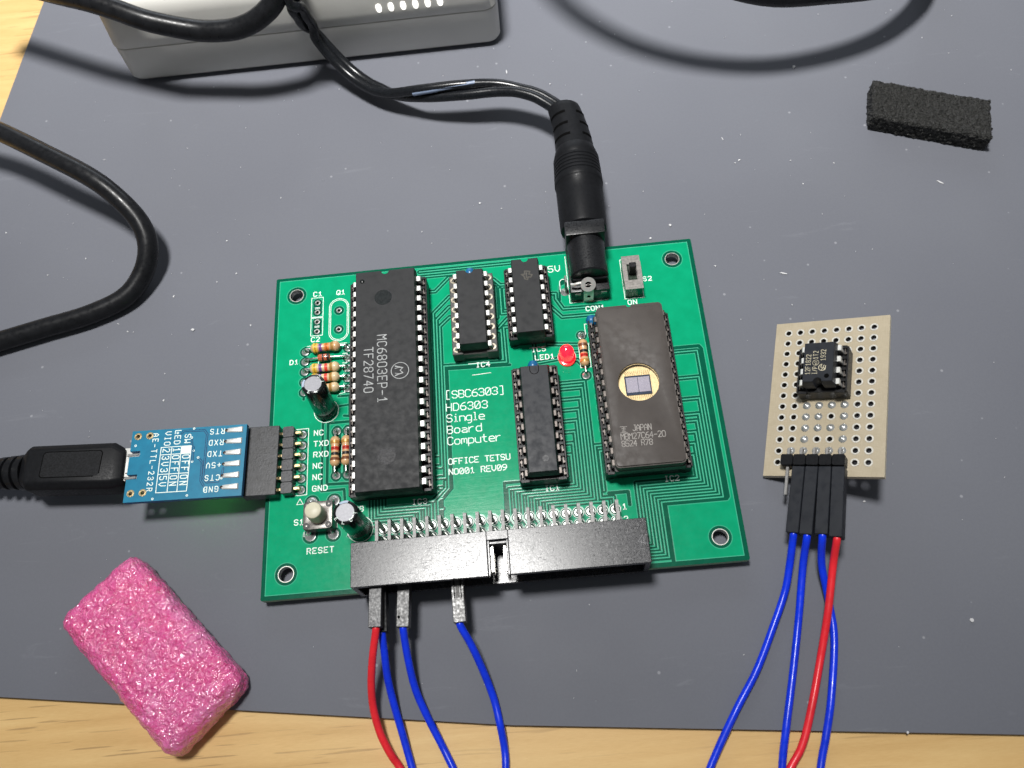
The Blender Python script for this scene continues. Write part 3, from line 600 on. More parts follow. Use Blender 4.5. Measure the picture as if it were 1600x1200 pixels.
# 40 pin processor
leaf_socket(B, 27.94, 44.45, 15.24, 20, 4.6)
c3 = dip(B, 27.94, 44.45, 15.24, 20, 13.75, 52.3, 8.4, 4.0, 'chip', 'tin_bright', .9)
mark(c3, 'chip_marking', glyphs('MC6803EP-1', 26.15, 53.9, 2.0, 1.66, -90, 'o0', .80), 8.4, .20, 'mark')
mark(c3, 'chip_marking', glyphs('TF28740', 23.2, 51.1, 1.95, 1.60, -90, 'o0', .80), 8.4, .20, 'mark')
lx, ly = 30.9, 44.9
mark(c3, 'chip_emblem', [circle_pl(lx+.1, ly, 1.9, 30), [(lx-.95, ly+1.15), (lx+.75, ly+.62), (lx+.1, ly+.05), (lx+.75, ly-.62), (lx-.95, ly-1.15)]], 8.4, .16, 'mark')
mark(c3, 'chip_emblem', [[(lx-.9, ly+1.05), (lx+.7, ly+.55)], [(lx-.9, ly-1.05), (lx+.7, ly-.55)], [(lx-.95, ly+1.2), (lx+.1, ly+.8), (lx-.95, ly+.55)], [(lx-.95, ly-1.2), (lx+.1, ly-.8), (lx-.95, ly-.55)]], 8.412, .14, 'mark')
dim = M['chip2']
MB().lathe([(1.95, 8.405), (1.90, 8.43), (.05, 8.425)], (27.5, 63.4, 0), n=32).build('ejector_mark', simple('polished_ejector_mark', (.014, .017, .018), .22, rvar=.05), c3, smooth=False)
MB().ring(27.85, 25.8, 1.85, 1.97, 8.38, 8.425, 32).lathe([(1.86, 8.405), (.05, 8.412)], (27.85, 25.8, 0), n=32).build('ejector_mark', simple('scuffed_ejector_mark', (.020, .020, .023), .45, spec=.25, var=.5, vscale=1.2), c3)
MB().ring(22.75, 68.0, .35, .55, 8.3, 8.43, 20).lathe([(.36, 8.41), (.25, 8.6), (.02, 8.66)], (22.75, 68.0, 0), n=16).build('pin_one_dimple', M['sleeve'], c3)

# 16 pin chip in a round contact socket
m = MB()
for s in (-1, 1): m.box(46.99+s*3.81-1.22, 46.99+s*3.81+1.22, 59.69-10.1, 59.69+10.1, .5, 3.9)
for s in (-1, 1): m.box(44.3, 49.7, 59.69+s*9.5-.5, 59.69+s*9.5+.5, 1.0, 3.3)
m.box(44.3, 49.7, 59, 60.4, 1.0, 3.0); m.cbox(43.18, 50.8, .8, .8, .01, .5); m.cbox(50.8, 50.8, .8, .8, .01, .5); m.cbox(43.18, 68.6, .8, .8, .01, .5); m.cbox(50.8, 68.6, .8, .8, .01, .5)
s4 = m.build('socket', M['socket_grey'], B, bevel=.12)
rc = Rep(MB().ring(0, 0, .42, .78, -.3, .08, 20).lathe([(.43, -.25), (.02, -.6)], n=14), 'round_contact', simple('pale_gold', (.58, .52, .40), .32, .8))
for s in (-1, 1):
    for k in range(8): rc.at(s4, (46.99+s*(3.81+.18), 50.8+2.54*k, 3.9))
c4 = dip(B, 46.99, 59.69, 7.62, 8, 6.35, 19.2, 7.4, 3.4, 'chip', 'tin_bright', .95)
# 14 pin chip
leaf_socket(B, 59.69, 60.96, 7.62, 7, 4.3, ckey='tarnish')
c5 = dip(B, 59.69, 60.96, 7.62, 7, 6.35, 19.0, 7.7, 3.4, 'chip', 'tin_bright', .8)
tx, ty = 59.9, 65.9
mark(c5, 'chip_emblem', [[(tx-1.2, ty+.3), (tx-.4, ty+.3), (tx-.4, ty+1.1), (tx+.8, ty+.9), (tx+.5, ty+.2), (tx+1.2, ty), (tx+.9, ty-.6), (tx+.3, ty-.5), (tx+.1, ty-1.2), (tx-.5, ty-.9), (tx-.6, ty-.2), (tx-1.2, ty+.3)], [(tx, ty+.6), (tx-.1, ty-.6)]], 7.7, .3, 'markfaint')
# 20 pin chip
leaf_socket(B, 59.69, 31.75, 7.62, 10, 4.3, ckey='tin')
c1 = dip(B, 59.69, 31.75, 7.62, 10, 6.6, 24.6, 7.2, 3.3, 'chip2', 'tarnish', .02, draft=.55)
m = MB(); m.stroke([(58.75, 43.6), (58.75, 42.7)] + circle_pl(59.69, 42.6, .94, 12, 180, 360) + [(60.63, 42.7), (60.63, 43.6)], .14, 7.215, .02); m.build('index_groove', M['hole'], c1, smooth=False)
MB().ring(60.4, 22.6, .60, .70, 7.17, 7.215, 24).lathe([(.6, 7.205), (.02, 7.21)], (60.4, 22.6, 0), n=20).build('ejector_mark', simple('ejector_grey', (.035, .036, .04), .5), c1)

# 28 pin windowed memory chip
leaf_socket(B, 81.28, 36.83, 15.24, 14, 4.6, ckey='tin')
def rr_loft(dims, cx, cy, r=.8, n=4):
    return [[(x, y, z) for x, y in rrect(cx, cy, w_, l_, max(.05, r+dr), n)] for w_, l_, z, dr in dims]
e = MB().loft(rr_loft([(14.4, 36.9, 5.2, 0), (14.4, 36.9, 7.15, 0)], 81.28, 36.83, .35)); eb = e.build('chip', M['ceramic_edge'], B, bevel=.05)
e2 = slab([(81.28+x, 36.83+y) for x, y in rrect(0, 0, 14.35, 36.85, .9, 5)], [(81.1, 36.75, 4.35)], 7.18, 9.02, 48)
# bevelled lid, the notch at its top end
def notch_outline(w_, l_, r, nr):
    p = rrect(0, 0, w_, l_, r, 5); out = []
    for q in p:
        out.append(q)
        if abs(q[1]-l_/2) < 1e-6 and q[0] > 0 and len([1 for a in out if abs(a[1]-l_/2) < 1e-6]) == 1:
            out += [(nr*math.cos(a), l_/2-nr*math.sin(a)) for a in [math.pi*k/6 for k in range(7)]]
    return [(81.28+x, 36.83+y) for x, y in out]
lo = notch_outline(14.2, 36.7, .9, .55); hi = notch_outline(13.7, 36.2, .8, .55)
e2 = slab(lo, [(81.1, 36.75, 4.3)], 7.2, 8.95, 48); k0 = len(e2.v)
lid = e2.build('lid', M['ceramic'], eb, bevel=0)
e3 = slab(hi, [(81.1, 36.75, 4.3)], 8.95, 9.3, 48)
bm2 = e3.build('lid_top', M['ceramic'], eb, bevel=.16, seg=2)
MB().lathe([(4.25, 7.72), (4.25, 7.76), (.02, 7.76)], (81.1, 36.75, 0), n=40).build('window_floor', M['windowgold'], eb)
rd2 = MB().ring(81.1, 36.75, 4.27, 4.38, 7.75, 9.2, 48); rd2.build('window_wall', M['ceramic_edge'], eb)
MB().box(78.35, 83.75, 34.35, 38.75, 7.77, 8.0).build('die_frame', M['die_edge'], eb, bevel=.03)
for x0, x1 in ((78.62, 81.0), (81.1, 83.5)): MB().box(x0, x1, 34.95, 38.35, 8.0, 8.03).build('die', M['die'], eb, smooth=False)
bw = MB()
for k in range(14): bw.tube([(78.7+k*.37, 38.7, 8.0), (78.7+k*.37, 39.1, 8.25), (78.2+k*.44, 39.9, 7.8)], .03, 5); bw.tube([(78.7+k*.37, 34.4, 8.0), (78.7+k*.37, 34.0, 8.25), (78.2+k*.44, 33.3, 7.8)], .03, 5)
bw.build('bond_wires', M['gold'], eb, kind='stuff')
MB().lathe([(4.2, 8.72), (4.2, 8.95), (.02, 8.95)], (81.1, 36.75, 0), n=40, cap=True).build('quartz_window', M['glass'], eb)
lg = leg(.42, 'tarnish')
for s in (-1, 1):
    for k in range(14): lg.at(eb, (81.28+s*7.64, 20.32+2.54*k, 7.3), 0 if s > 0 else math.pi)
mark(eb, 'chip_marking', glyphs('JAPAN', 78.55, 26.0, 1.25, .78, -.6, wide=.72), 9.3, .15, 'markdim')
mark(eb, 'chip_marking', glyphs('MBM27C64-20', 75.95, 24.3, 1.25, .83, -.6, 'o0', .78), 9.3, .15, 'markdim')
mark(eb, 'chip_marking', glyphs('8524 R78', 75.95, 22.8, 1.2, .79, -.6, 'o0', .78), 9.3, .15, 'markdim')
mark(eb, 'chip_emblem', [[(76.0, 27.1), (77.4, 27.05)], [(76.0, 25.8), (77.4, 25.75)], [(76.3, 26.7), (77.1, 26.7), (76.7, 26.9), (76.7, 26.05)], [(76.35, 26.35), (77.05, 26.35)], [(76.3, 26.0), (77.1, 26.0)]], 9.3, .11, 'markdim')
for x, y, z in ((46.9, 70.1, 3.9), (59.5, 44.9, 4.2), (73.3, 55.0, 3.6)):
    MB().lathe([(.1, -1.3), (.8, -1.1), (1.15, -.5), (1.25, 0), (1.15, .5), (.8, 1.1), (.1, 1.3)], (x, y, z), (0, 1, .15), 16).build('bypass_capacitor', M['blue_cap'], B)

# ---------------------------------------------------------------- small soldered parts
def resistor(a, b, bands, mat, rb=1.18, zc=1.32, blen=6.2):
    a = Vector((*a, 0)); b = Vector((*b, 0)); c = (a+b)/2; dv = (b-a).normalized(); h = blen/2
    prof = [(.25, -h-.35), (.75, -h-.1), (rb*.95, -h+.35), (rb, -h+.75), (rb*.95, -h+1.35), (rb*.80, -h+1.8), (rb*.78, 0), (rb*.80, h-1.8), (rb*.95, h-1.35), (rb, h-.75), (rb*.95, h-.35), (.75, h+.1), (.25, h+.35)]
    cc = (c.x, c.y, zc); o = MB().lathe(prof, cc, dv, 20).build('resistor', M[mat], B, ang=60)
    def rad(t):
        for (r0, z0), (r1, z1) in zip(prof[:-1], prof[1:]):
            if z0 <= t <= z1: return r0 + (r1-r0)*(t-z0)/(z1-z0)
        return .8
    for t, key in bands:
        MB().lathe([(rad(t+k*.085)+.018, t+k*.085) for k in range(-4, 5)], cc, dv, 20, cap=False).build('band', M[key], o, ang=60)
    for s, e_ in ((-1, a), (1, b)):
        q = Vector(cc) + dv*s*(h+.1); e1 = Vector((e_.x, e_.y, zc)) - dv*s*.55
        MB().tube([q, e1, Vector((e_.x, e_.y, zc-.05)) - dv*s*.22, Vector((e_.x, e_.y, zc-.35)), Vector((e_.x, e_.y, .1))], .27, 8).build('lead', M['tin'], o, ang=60)
    return o
std = lambda a_, b_, c_, d_: [(-2.35, a_), (-1.05, b_), (.0, c_), (2.0, d_)]
resistor((7.62, 55.88), (17.6, 56.1), [(-2.3, 'b_yellow'), (-2.0, 'b_yellow'), (-1.0, 'b_violet'), (.25, 'b_orange'), (.6, 'b_orange'), (1.7, 'b_gold')], 'res_tan')
resistor((7.62, 50.8), (17.6, 50.8), [(-2.3, 'b_yellow'), (-2.0, 'b_yellow'), (-.9, 'b_violet'), (.4, 'b_red'), (1.55, 'b_gold')], 'res_cream')
resistor((7.62, 48.26), (17.6, 48.3), [(-2.2, 'b_yellow'), (-.9, 'b_violet'), (.4, 'b_red'), (1.55, 'b_gold')], 'res_cream')
resistor((7.62, 45.72), (17.6, 45.75), [(-2.2, 'b_brown'), (-.9, 'b_black'), (.4, 'b_orange'), (1.55, 'b_gold')], 'res_cream')
resistor((15.24, 35.56), (15.24, 25.4), [(-1.9, 'b_gold'), (-.55, 'b_red'), (-.4, 'b_red'), (.75, 'b_black'), (1.95, 'b_brown')], 'res_tan', 1.08)
resistor((17.66, 35.56), (17.66, 25.4), [(-1.9, 'b_gold'), (-.55, 'b_red'), (-.4, 'b_red'), (.75, 'b_black'), (1.95, 'b_brown')], 'res_tan', 1.08)
resistor((70.95, 53.42), (70.95, 43.43), [(-1.7, 'b_brown'), (-.2, 'b_black'), (.75, 'b_red'), (.95, 'b_red'), (2.2, 'b_gold')], 'res_tan', 1.08, blen=5.9)
dd_ = MB().lathe([(.2, -1.5), (.75, -1.3), (.85, -.9), (.85, .9), (.75, 1.3), (.2, 1.5)], (12.3, 53.5, 1.1), (1, 0, 0), 16).build('diode', M['diode'], B, ang=60)
MB().lathe([(.868, .75), (.868, 1.15), (.8, 1.3)], (12.3, 53.5, 1.1), (1, 0, 0), 16, cap=False).build('band', M['b_black'], dd_)
MB().lathe([(.868, -.3), (.868, .05)], (12.3, 53.5, 1.1), (1, 0, 0), 16, cap=False).build('band', M['b_black'], dd_)
for p in ([(7.62, 53.34, .1), (7.62, 53.34, .8), (7.95, 53.36, 1.08), (10.9, 53.5, 1.1)], [(13.7, 53.5, 1.1), (17.2, 53.4, 1.1), (17.6, 53.35, .8), (17.6, 53.34, .1)]): MB().tube(p, .25, 8).build('lead', M['tin'], dd_, ang=60)

def capacitor(base, top, mat_stripe_ang, letters):
    base = Vector(base); top = Vector(top); ax = (top-base); H = ax.length; ax.normalize()
    prof = [(2.2, 0), (2.42, .12), (2.5, .4), (2.5, 1.15), (2.32, 1.45), (2.32, 1.65), (2.5, 1.95), (2.5, H-.45), (2.42, H-.15), (2.25, H-.02), (1.86, H+.03), (1.82, H-.05)]
    o = MB().lathe(prof, base, ax, 32).build('capacitor', M['sleeve'], B, ang=50)
    t = MB().lathe([(1.84, H-.06), (1.84, H+.0), (.02, H+.0)], base, ax, 28)
    t.build('capacitor_top', M['alu'], o)
    q = Vector((0,0,1)).rotation_difference(ax)
    def P_(r, a, z): return base + q @ Vector((r*math.cos(a), r*math.sin(a), z))
    a0 = R(mat_stripe_ang); st = MB(); n = 6
    zz = [(2.52, 2.1), (2.52, H-.44), (2.44, H-.12), (2.27, H+.015), (1.9, H+.055)]
    grid = [[P_(r, a0-.42+.84*i/n, z) for i in range(n+1)] for r, z in zz]
    vs = [p for g_ in grid for p in g_]; st.add(vs, [(k*(n+1)+i, k*(n+1)+i+1, (k+1)*(n+1)+i+1, (k+1)*(n+1)+i) for k in range(4) for i in range(n)])
    st.build('polarity_stripe', M['stripe'], o)
    for ch, an, rr_, sz in letters:
        mt = MB(); a = R(an)
        for pln in glyphs(ch, 0, 0, sz):
            mt.stroke(pln, .10, .0, .02)
        fr = Matrix.Translation(P_(rr_, a, H+.07 if rr_ < 2.3 else H-.2)) @ (q.to_matrix().to_4x4() @ Matrix.Rotation(a+math.pi/2, 4, 'Z') @ (Matrix.Identity(4) if rr_ < 2.3 else Matrix.Rotation(R(50), 4, 'X'))) @ Matrix.Translation((-.2, -.3, 0))
        mt.xf(fr).build('printed_letter', M['silk'], o, smooth=False)
    for s in (-1, 1): MB().tube([base + Vector((s*1.0, 0, .2)), Vector((base.x+s*1.1, base.y, 0.02))], .25, 8).build('lead', M['tin'], o)
    return o
capacitor((12.8, 40.7, .35), (13.05, 42.15, 11.6), 172, [('E', 250, 2.1, .62), ('L', 292, 2.1, .62), ('T', 10, 2.1, .62), ('C', 55, 2.1, .62)])
capacitor((20.55, 13.2, .35), (20.25, 13.6, 11.8), 98, [('L', 262, 2.1, .62), ('C', 305, 2.1, .62), ('T', 350, 2.1, .62), ('E', 215, 2.1, .62)])

# push button
bx = MB().loft(rr_loft([(6.1, 5.9, .15, 0), (6.1, 5.9, 3.3, 0)], 12.42, 16.0, .5)).build('reset_button', M['black'], B, bevel=.08)
pl_ = slab(rrect(12.42, 16.0, 6.05, 5.85, .7, 4), [(12.42, 16.0, 1.8)], 3.32, 3.6, 32); pl_.build('cover_plate', simple('dark_stamped_steel', (.15, .14, .13), .36, .75, var=.3, vscale=2), bx, bevel=.1, seg=2)
for sx in (-1, 1):
    for sy in (-1, 1):
        MB().ring(12.42+sx*2.3, 16+sy*2.2, .33, .66, 3.45, 3.72, 20).build('post_collar', M['black'], bx)
        MB().lathe([(.3, 3.5), (.3, 3.78), (.1, 3.85)], (12.42+sx*2.3, 16+sy*2.2, 0), n=14).build('rivet_post', M['steel'], bx)
MB().lathe([(1.9, 3.3), (1.88, 3.9), (1.74, 7.1), (1.68, 7.4), (1.55, 7.52), (.02, 7.54)], (12.5, 15.95, 0), n=36).build('plunger', M['cream'], bx, ang=50)
for x, y, r in bpads: MB().tube([(x+(.4 if x < 12 else -.4), y+(.9 if y < 16 else -.9), 1.2), (x, y+(.2 if y < 16 else -.2), 1.0), (x, y, .3)], .3, 8).build('lead', M['tin'], bx)

# LED
lc = NT('lit_led_cup'); lc.b.inputs['Emission Color'].default_value = (1, .10, .12, 1); lc.b.inputs['Emission Strength'].default_value = 5
ld = MB().lathe([(1.95, .15), (1.95, 1.1), (1.62, 1.15), (1.60, 3.6), (1.5, 4.2), (1.22, 4.75), (.8, 5.1), (.35, 5.27), (.01, 5.3)], (67.1, 48.0, 0), n=32).build('led', M['led'], B, ang=40)
MB().lathe([(.9, .8), (.9, 2.9), (.5, 3.2), (.02, 3.1)], (67.1, 48.0, 0), n=16).build('led_cup', lc.m, ld)

# slide switch
sw = MB().box(81.95, 85.75, 61.95, 70.5, .2, 3.55).build('slide_switch', simple('dark_green_moulding', (.02, .035, .022), .3, coat=.3), B, bevel=.1)
po = [(81.8, 61.85), (85.9, 61.85), (85.9, 70.6), (81.8, 70.6)]
plm = MB(); plm.box(81.8, 82.75, 61.85, 70.6, 3.55, 4.0); plm.box(84.75, 85.9, 61.85, 70.6, 3.55, 4.0); plm.box(82.75, 84.75, 61.85, 64.2, 3.55, 4.0); plm.box(82.75, 84.75, 68.4, 70.6, 3.55, 4.0)
plm.box(81.72, 81.8, 64, 69, 1.2, 4.0); plm.box(85.9, 85.98, 64, 69, 1.2, 4.0)
plm.build('switch_plate', M['steel'], sw)
MB().box(83.0, 84.55, 65.7, 67.0, 3.0, 7.1).build('switch_lever', M['black'], sw, bevel=.12)
m = MB()
for q in glyphs('3M', 0, 0, 1.25, 1.25): m.stroke(q, .2, 0, .02)
m.xf(Matrix.Translation((82.5, 61.93, 1.1)) @ Matrix.Rotation(R(90), 4, 'X')); m.build('moulded_mark', simple('moulded_mark_tan', (.30, .28, .20), .6), sw, smooth=False)

# DC jack
jk = MB(); jk.box(69.45, 78.25, 62.15, 74.0, .1, 4.6); jk.box(69.45, 78.3, 73.2, 76.75, .1, 11.0)
jo = jk.build('power_jack', M['black'], B, bevel=.18, seg=2)
MB().lathe([(3.9, -1.6), (4.25, -1.3), (4.3, 7.4)], (73.9, 66.0, 6.2), (0, 1, 0), 40).build('barrel', M['black'], jo, ang=40)
MB().box(70.0, 77.9, 63.9, 66.5, 4.6, 6.6).build('rear_block', M['black_matte'], jo, bevel=.15)
sg = MB(); sg.loft([[(72.35, y, z) for y, z in ((62.12, .1), (61.88, .1), (61.88, 4.4), (62.7, 6.4), (62.95, 6.3), (62.12, 4.3))], [(74.6, y, z) for y, z in ((62.12, .1), (61.88, .1), (61.88, 4.4), (62.7, 6.4), (62.95, 6.3), (62.12, 4.3))]])
sg.build('centre_terminal', M['tin_bright'], jo, bevel=.04)
MB().ring(0, 0, .75, 1.7, 0, .3, 28).xf(Matrix.Translation((73.4, 62.85, 6.3)) @ Matrix.Rotation(R(55), 4, 'X')).build('rivet', M['tin_bright'], jo)
MB().lathe([(.74, .05), (.74, .12), (.02, .12)], n=20).xf(Matrix.Translation((73.4, 62.85, 6.3)) @ Matrix.Rotation(R(55), 4, 'X')).build('centre_bore', M['hole'], jo)
MB().lathe([(.3, .1), (.28, .35), (.02, .4)], n=12).xf(Matrix.Translation((73.4, 62.85, 6.3)) @ Matrix.Rotation(R(55), 4, 'X')).build('rivet_head', M['steel'], jo)
MB().tube(smooth_path([(72.0, 63.2, 6.6), (71.0, 63.1, 6.6), (70.3, 63.1, 6.3), (69.6, 63.3, 6.1)], 4), .32, 8).build('spring_arm', M['tin_bright'], jo)
MB().lathe([(.42, -.1), (.42, .02), (.02, .03)], (73.5, 61.86, 2.5), (0, -1, 0), 16).build('terminal_hole', M['hole'], jo)
for x in (70.4, 76.3): MB().box(x, x+1.3, 62.0, 62.2, 2.9, 3.7).build('contact_tab', M['steel'], jo, bevel=.05)
MB().box(68.35, 68.75, 64.6, 66.4, .1, 5.2).build('side_terminal', M['steel'], jo, bevel=.08)
MB().lathe([(1.0, 0), (1.0, .08), (.6, .3), (.2, .7)], (68.3, 65.0, 0), n=18).build('solder_pad', M['solder'], jo)

# box header (right angle, 2 x 20)
x0, x1, y0, y1, zt = 20.8, 78.65, -.75, 8.0, 9.35; nx0, nx1 = 47.5, 51.75
hb = MB(); hb.box(x0, nx0, y0, y1, zt-1.1, zt); hb.box(nx1, x1, y0, y1, zt-1.1, zt); hb.box(nx0, nx1, 6.2, y1, zt-1.1, zt)
hb.box(x0, x1, y0, y1, .05, 1.15); hb.box(x0, x0+1.1, y0, y1, 1.15, zt-1.1); hb.box(x1-1.1, x1, y0, y1, 1.15, zt-1.1); hb.box(x0+1.1, x1-1.1, 5.6, y1, 1.15, zt-1.1)
ho = hb.build('box_header', M['header'], B, bevel=.1)
for x in (nx0+.1, nx1-.45): MB().box(x, x+.35, -.7, 6.2, zt-1.05, zt-.35).build('notch_lip', M['header'], ho, bevel=.05)
PU, PLW = 6.45, 3.9
pin = MB(); pin.box(-.32, .32, -5.2, 0, -.32, .32); pinr = Rep(pin, 'pin', M['tin'], bevel=.12)
up = MB(); up.loft([[(s_*.32 if i in (0, 3) else s_*.32, 0, 0) for i in range(4)] for s_ in ()] or [[(-.32, 8.0, PU-.32), (.32, 8.0, PU-.32), (.32, 8.0, PU+.32), (-.32, 8.0, PU+.32)], [(-.32, 12.2, PU-.32), (.32, 12.2, PU-.32), (.32, 12.8, PU+.32), (-.32, 12.8, PU+.32)], [(-.32, 12.38, PU-.8), (.32, 12.38, PU-.8), (.32, 13.02, PU-.5), (-.32, 13.02, PU-.5)], [(-.32, 12.38, .2), (.32, 12.38, .2), (.32, 13.02, .2), (-.32, 13.02, .2)]])
lw = MB().loft([[(-.32, 8.0, PLW-.32), (.32, 8.0, PLW-.32), (.32, 8.0, PLW+.32), (-.32, 8.0, PLW+.32)], [(-.32, 9.6, PLW-.32), (.32, 9.6, PLW-.32), (.32, 10.2, PLW+.32), (-.32, 10.2, PLW+.32)], [(-.32, 9.84, PLW-.8), (.32, 9.84, PLW-.8), (.32, 10.48, PLW-.5), (-.32, 10.48, PLW-.5)], [(-.32, 9.84, .2), (.32, 9.84, .2), (.32, 10.48, .2), (-.32, 10.48, .2)]])
tinpin = simple('dull_tinned_pin', (.26, .255, .25), .55, .35, var=.2, vscale=2, rvar=.1)
ur, lr = Rep(up, 'header_pin', tinpin), Rep(lw, 'header_pin', tinpin)
for k in range(20):
    x = 25.4+2.54*k; ur.at(ho, (x, 0, 0)); lr.at(ho, (x, 0, 0)); pinr.at(ho, (x, 5.65, PU)); pinr.at(ho, (x, 5.65, PLW))
MB().stroke([(76.6, 3.4), (77.9, 3.0), (77.6, 4.7), (76.6, 3.4)], .12, zt+.008, .02).build('moulded_triangle', simple('moulded_triangle_grey', (.13, .13, .14), .5), ho, smooth=False)

# serial pin header on the left edge
sh = MB()
for k in range(6):
    y = 22.86+2.54*k; sh.prism([(3.95, y-.95), (4.25, y-1.24), (6.15, y-1.24), (6.45, y-.95), (6.45, y+.95), (6.15, y+1.24), (4.25, y+1.24), (3.95, y+.95)], .05, 2.55)
    if k < 5: sh.box(4.2, 6.2, y+1.1, y+1.44, .1, 2.1)
so = sh.build('serial_header', simple('scuffed_header_plastic', (.035, .036, .041), .34, spec=.6, var=.4, vscale=2, bump=.3, bscale=3, scratch=.3), B, bevel=.07)
gp = MB().loft([[(6.45, -.32, .95), (6.45, .32, .95), (6.45, .32, 1.59), (6.45, -.32, 1.59)], [(7.35, -.32, .95), (7.35, .32, .95), (7.75, .32, 1.59), (7.75, -.32, 1.59)], [(7.3, -.32, .05), (7.3, .32, .05), (7.94, .32, .05), (7.94, -.32, .05)]]).box(-2.0, 4.0, -.3, .3, .97, 1.57)
gr = Rep(gp, 'header_pin', M['gold'], bevel=.06)
for k in range(6): gr.at(so, (0, 22.86+2.54*k, 0))

# ---------------------------------------------------------------- USB serial adapter plugged on the serial header
def am(x, y): return (-31.39+(x+26.2)*.9617, -8.39+(y+7.65)*.975)
def aml(l): return [am(*p) for p in l]
A = root('serial_adapter', (3.6, 29.21, 5.604), 'small blue USB serial adapter board with white lettering and six solder pads', 'adapter board', rot=(0, .027, -.019), local=True)
def mat_blue():
    t = NT('blue_solder_mask'); v = t.coord()
    t.l(t.ramp(t.noise(v, .5, 4), [(.3, (.003, .150, .265)), (.7, (.005, .190, .320))]), t.b.inputs['Base Color']); t.b.inputs['Roughness'].default_value = .3
    t.l(t.bump(t.noise(v, 2.5, 3), .12, .05), t.b.inputs['Normal']); return t.m
M['bluepcb'] = mat_blue(); M['bluetrace'] = simple('dark_blue_clearance', (.003, .045, .125), .3)
hol = [(-30.03, 6.22), (-27.49, 6.22), (-30.03, -6.48), (-27.49, -6.48)]
ol = [(-31.39, -8.39), (-6.56, -8.39), (-6.56, 7.51), (-31.39, 7.51)]
n1 = [am(-26.3, 3.95), am(-23.9, 3.95), am(-23.9, 2.65), am(-26.3, 2.65)]; n2 = [am(-26.3, -1.45), am(-23.9, -1.45), am(-23.9, -2.5), am(-26.3, -2.5)]
xe = -31.39
outl = [(xe, -8.39), (-6.56, -8.39), (-6.56, 7.51), (xe, 7.51), (xe, n1[0][1]), n1[1], n1[2], (xe, n1[3][1]), (xe, n2[0][1]), n2[1], n2[2], (xe, n2[3][1])]
slab(outl, [(x, y, .45) for x, y in hol], -1.2, 0, 16, side=1, cut=1).build('laminate', [M['bluepcb'], M['blue_edge']], A, smooth=False)
g_ = Rep(MB().ring(0, 0, .43, .80, -1.15, .05, 22), 'gold_pad', M['gold'])
for x, y in hol: g_.at(A, (x, y, 0))
trc = [[(-15.0, 7.4), (-14.6, 7.95), (-9.9, 7.85), (-9.2, 6.9), (-9.15, -3.2), (-8.3, -4.2), (-5.7, -4.2)], [(-10.7, 1.55), (-9.7, .4), (-9.6, -3.8), (-8.9, -4.9)], [(-12.6, 6.3), (-12.35, 4.2), (-12.0, 4.0), (-11.95, .7)], [(-5.1, -3.5), (-4.9, -1.3)]]
for l_ in trc:
    m = MB()
    for u, v_ in ((0, .42),): m.stroke(aml(l_), .52, .010, .015)
    m.build('trace_gap', M['bluetrace'], A, smooth=False)
    m = MB(); m.stroke(aml(l_), .20, .026, .015); m.build('trace', M['bluepcb'], A, smooth=False)
vi = Rep(MB().ring(0, 0, .12, .26, .0, .03, 14), 'via', M['silk'])
for x, y in ((-10.7, 1.55), (-12.6, 6.3), (-11.95, .7), (-5.1, -3.5), (-12.3, 8.4), (-11.9, 3.2), (-12.3, -6.9), (-15.9, 7.6), (-25.1, 5.2), (-19.8, -7.2), (-8.6, -5.9)): vi.at(A, (*am(x, y), 0))
def asilk(s_, x, y, h, p, rot, wide=.85, wd=.17):
    return letter('silkscreen_text', A, glyphs(s_, *am(x, y), h, p, rot, 'o0', wide), .04, wd, M['silk'], .03)
for k, s_ in enumerate(('RTS', 'RXD', 'TXD', '+5V', 'CTS', 'GND')):
    asilk(s_, -5.35-.05*k, 7.95-2.6*k-(.25 if k > 3 else 0), 1.15, 1.18, 180)
for s_, x, y in (('SW', -14.15, 7.1), ('LED', -16.45, 8.15), ('VIO', -18.65, 8.0)): asilk(s_, x, y, 1.25, 1.18, -90)
asilk('AE-TTL-232R', -21.35, 7.75, 1.15, 1.22, -90, .8)
for s_, x, y in (('2', -18.75, 4.0), ('3V3', -18.75, 2.3), ('5V', -18.75, -2.3), ('1', -16.45, 4.0), ('OFF', -16.45, 2.3), ('ON', -16.45, -2.3), ('OFF', -14.2, 2.3), ('ON', -14.2, -2.3)): asilk(s_, x, y, 1.45, 1.38, -90, .72, .19)
def asl(l_, wd=.17): letter('silkscreen_outline', A, [aml(l_)], .03, wd, M['silk'], .02)
asl([(-19.25, 4.4), (-12.5, 4.4), (-12.5, -5.9), (-19.25, -5.9), (-19.25, 4.4)]); asl([(-16.85, 4.4), (-16.75, -5.9)]); asl([(-14.7, 4.4), (-14.6, -5.9)]); asl([(-19.25, 2.68), (-12.5, 2.68)]); asl([(-19.25, -1.8), (-12.5, -1.8)])
q0, q1 = am(-14.6, 2.75), am(-12.6, 4.3); MB().box(q0[0], q1[0], q0[1], q1[1], 0, .022).build('silkscreen_block', M['silk'], A, smooth=False)
pd_ = MB(); pd_.loft([[(-1.75, -.5, 0), (1.75, -.62, 0), (1.75, .62, 0), (-1.75, .5, 0)], [(-1.65, -.42, .08), (1.68, -.66, .2), (1.68, .66, .2), (-1.65, .42, .08)], [(-1.3, -.25, .18), (1.45, -.5, .42), (1.45, .5, .42), (-1.3, .25, .18)]])
pr = Rep(pd_, 'solder_pad', M['tin_bright'], bevel=.12)
dk = Rep(MB().lathe([(.34, 0), (.32, .1), (.02, .14)], n=12), 'flux_spot', simple('dark_flux', (.05, .03, .02), .2))
for k in range(6): pr.at(A, (-9.146+.1, 6.35-2.54*k, 0)); dk.at(A, (-10.9, 6.35-2.54*k, .02))
gl = NT('green_led_glow'); gl.b.inputs['Emission Color'].default_value = (.03, 1, .05, 1); gl.b.inputs['Emission Strength'].default_value = 38
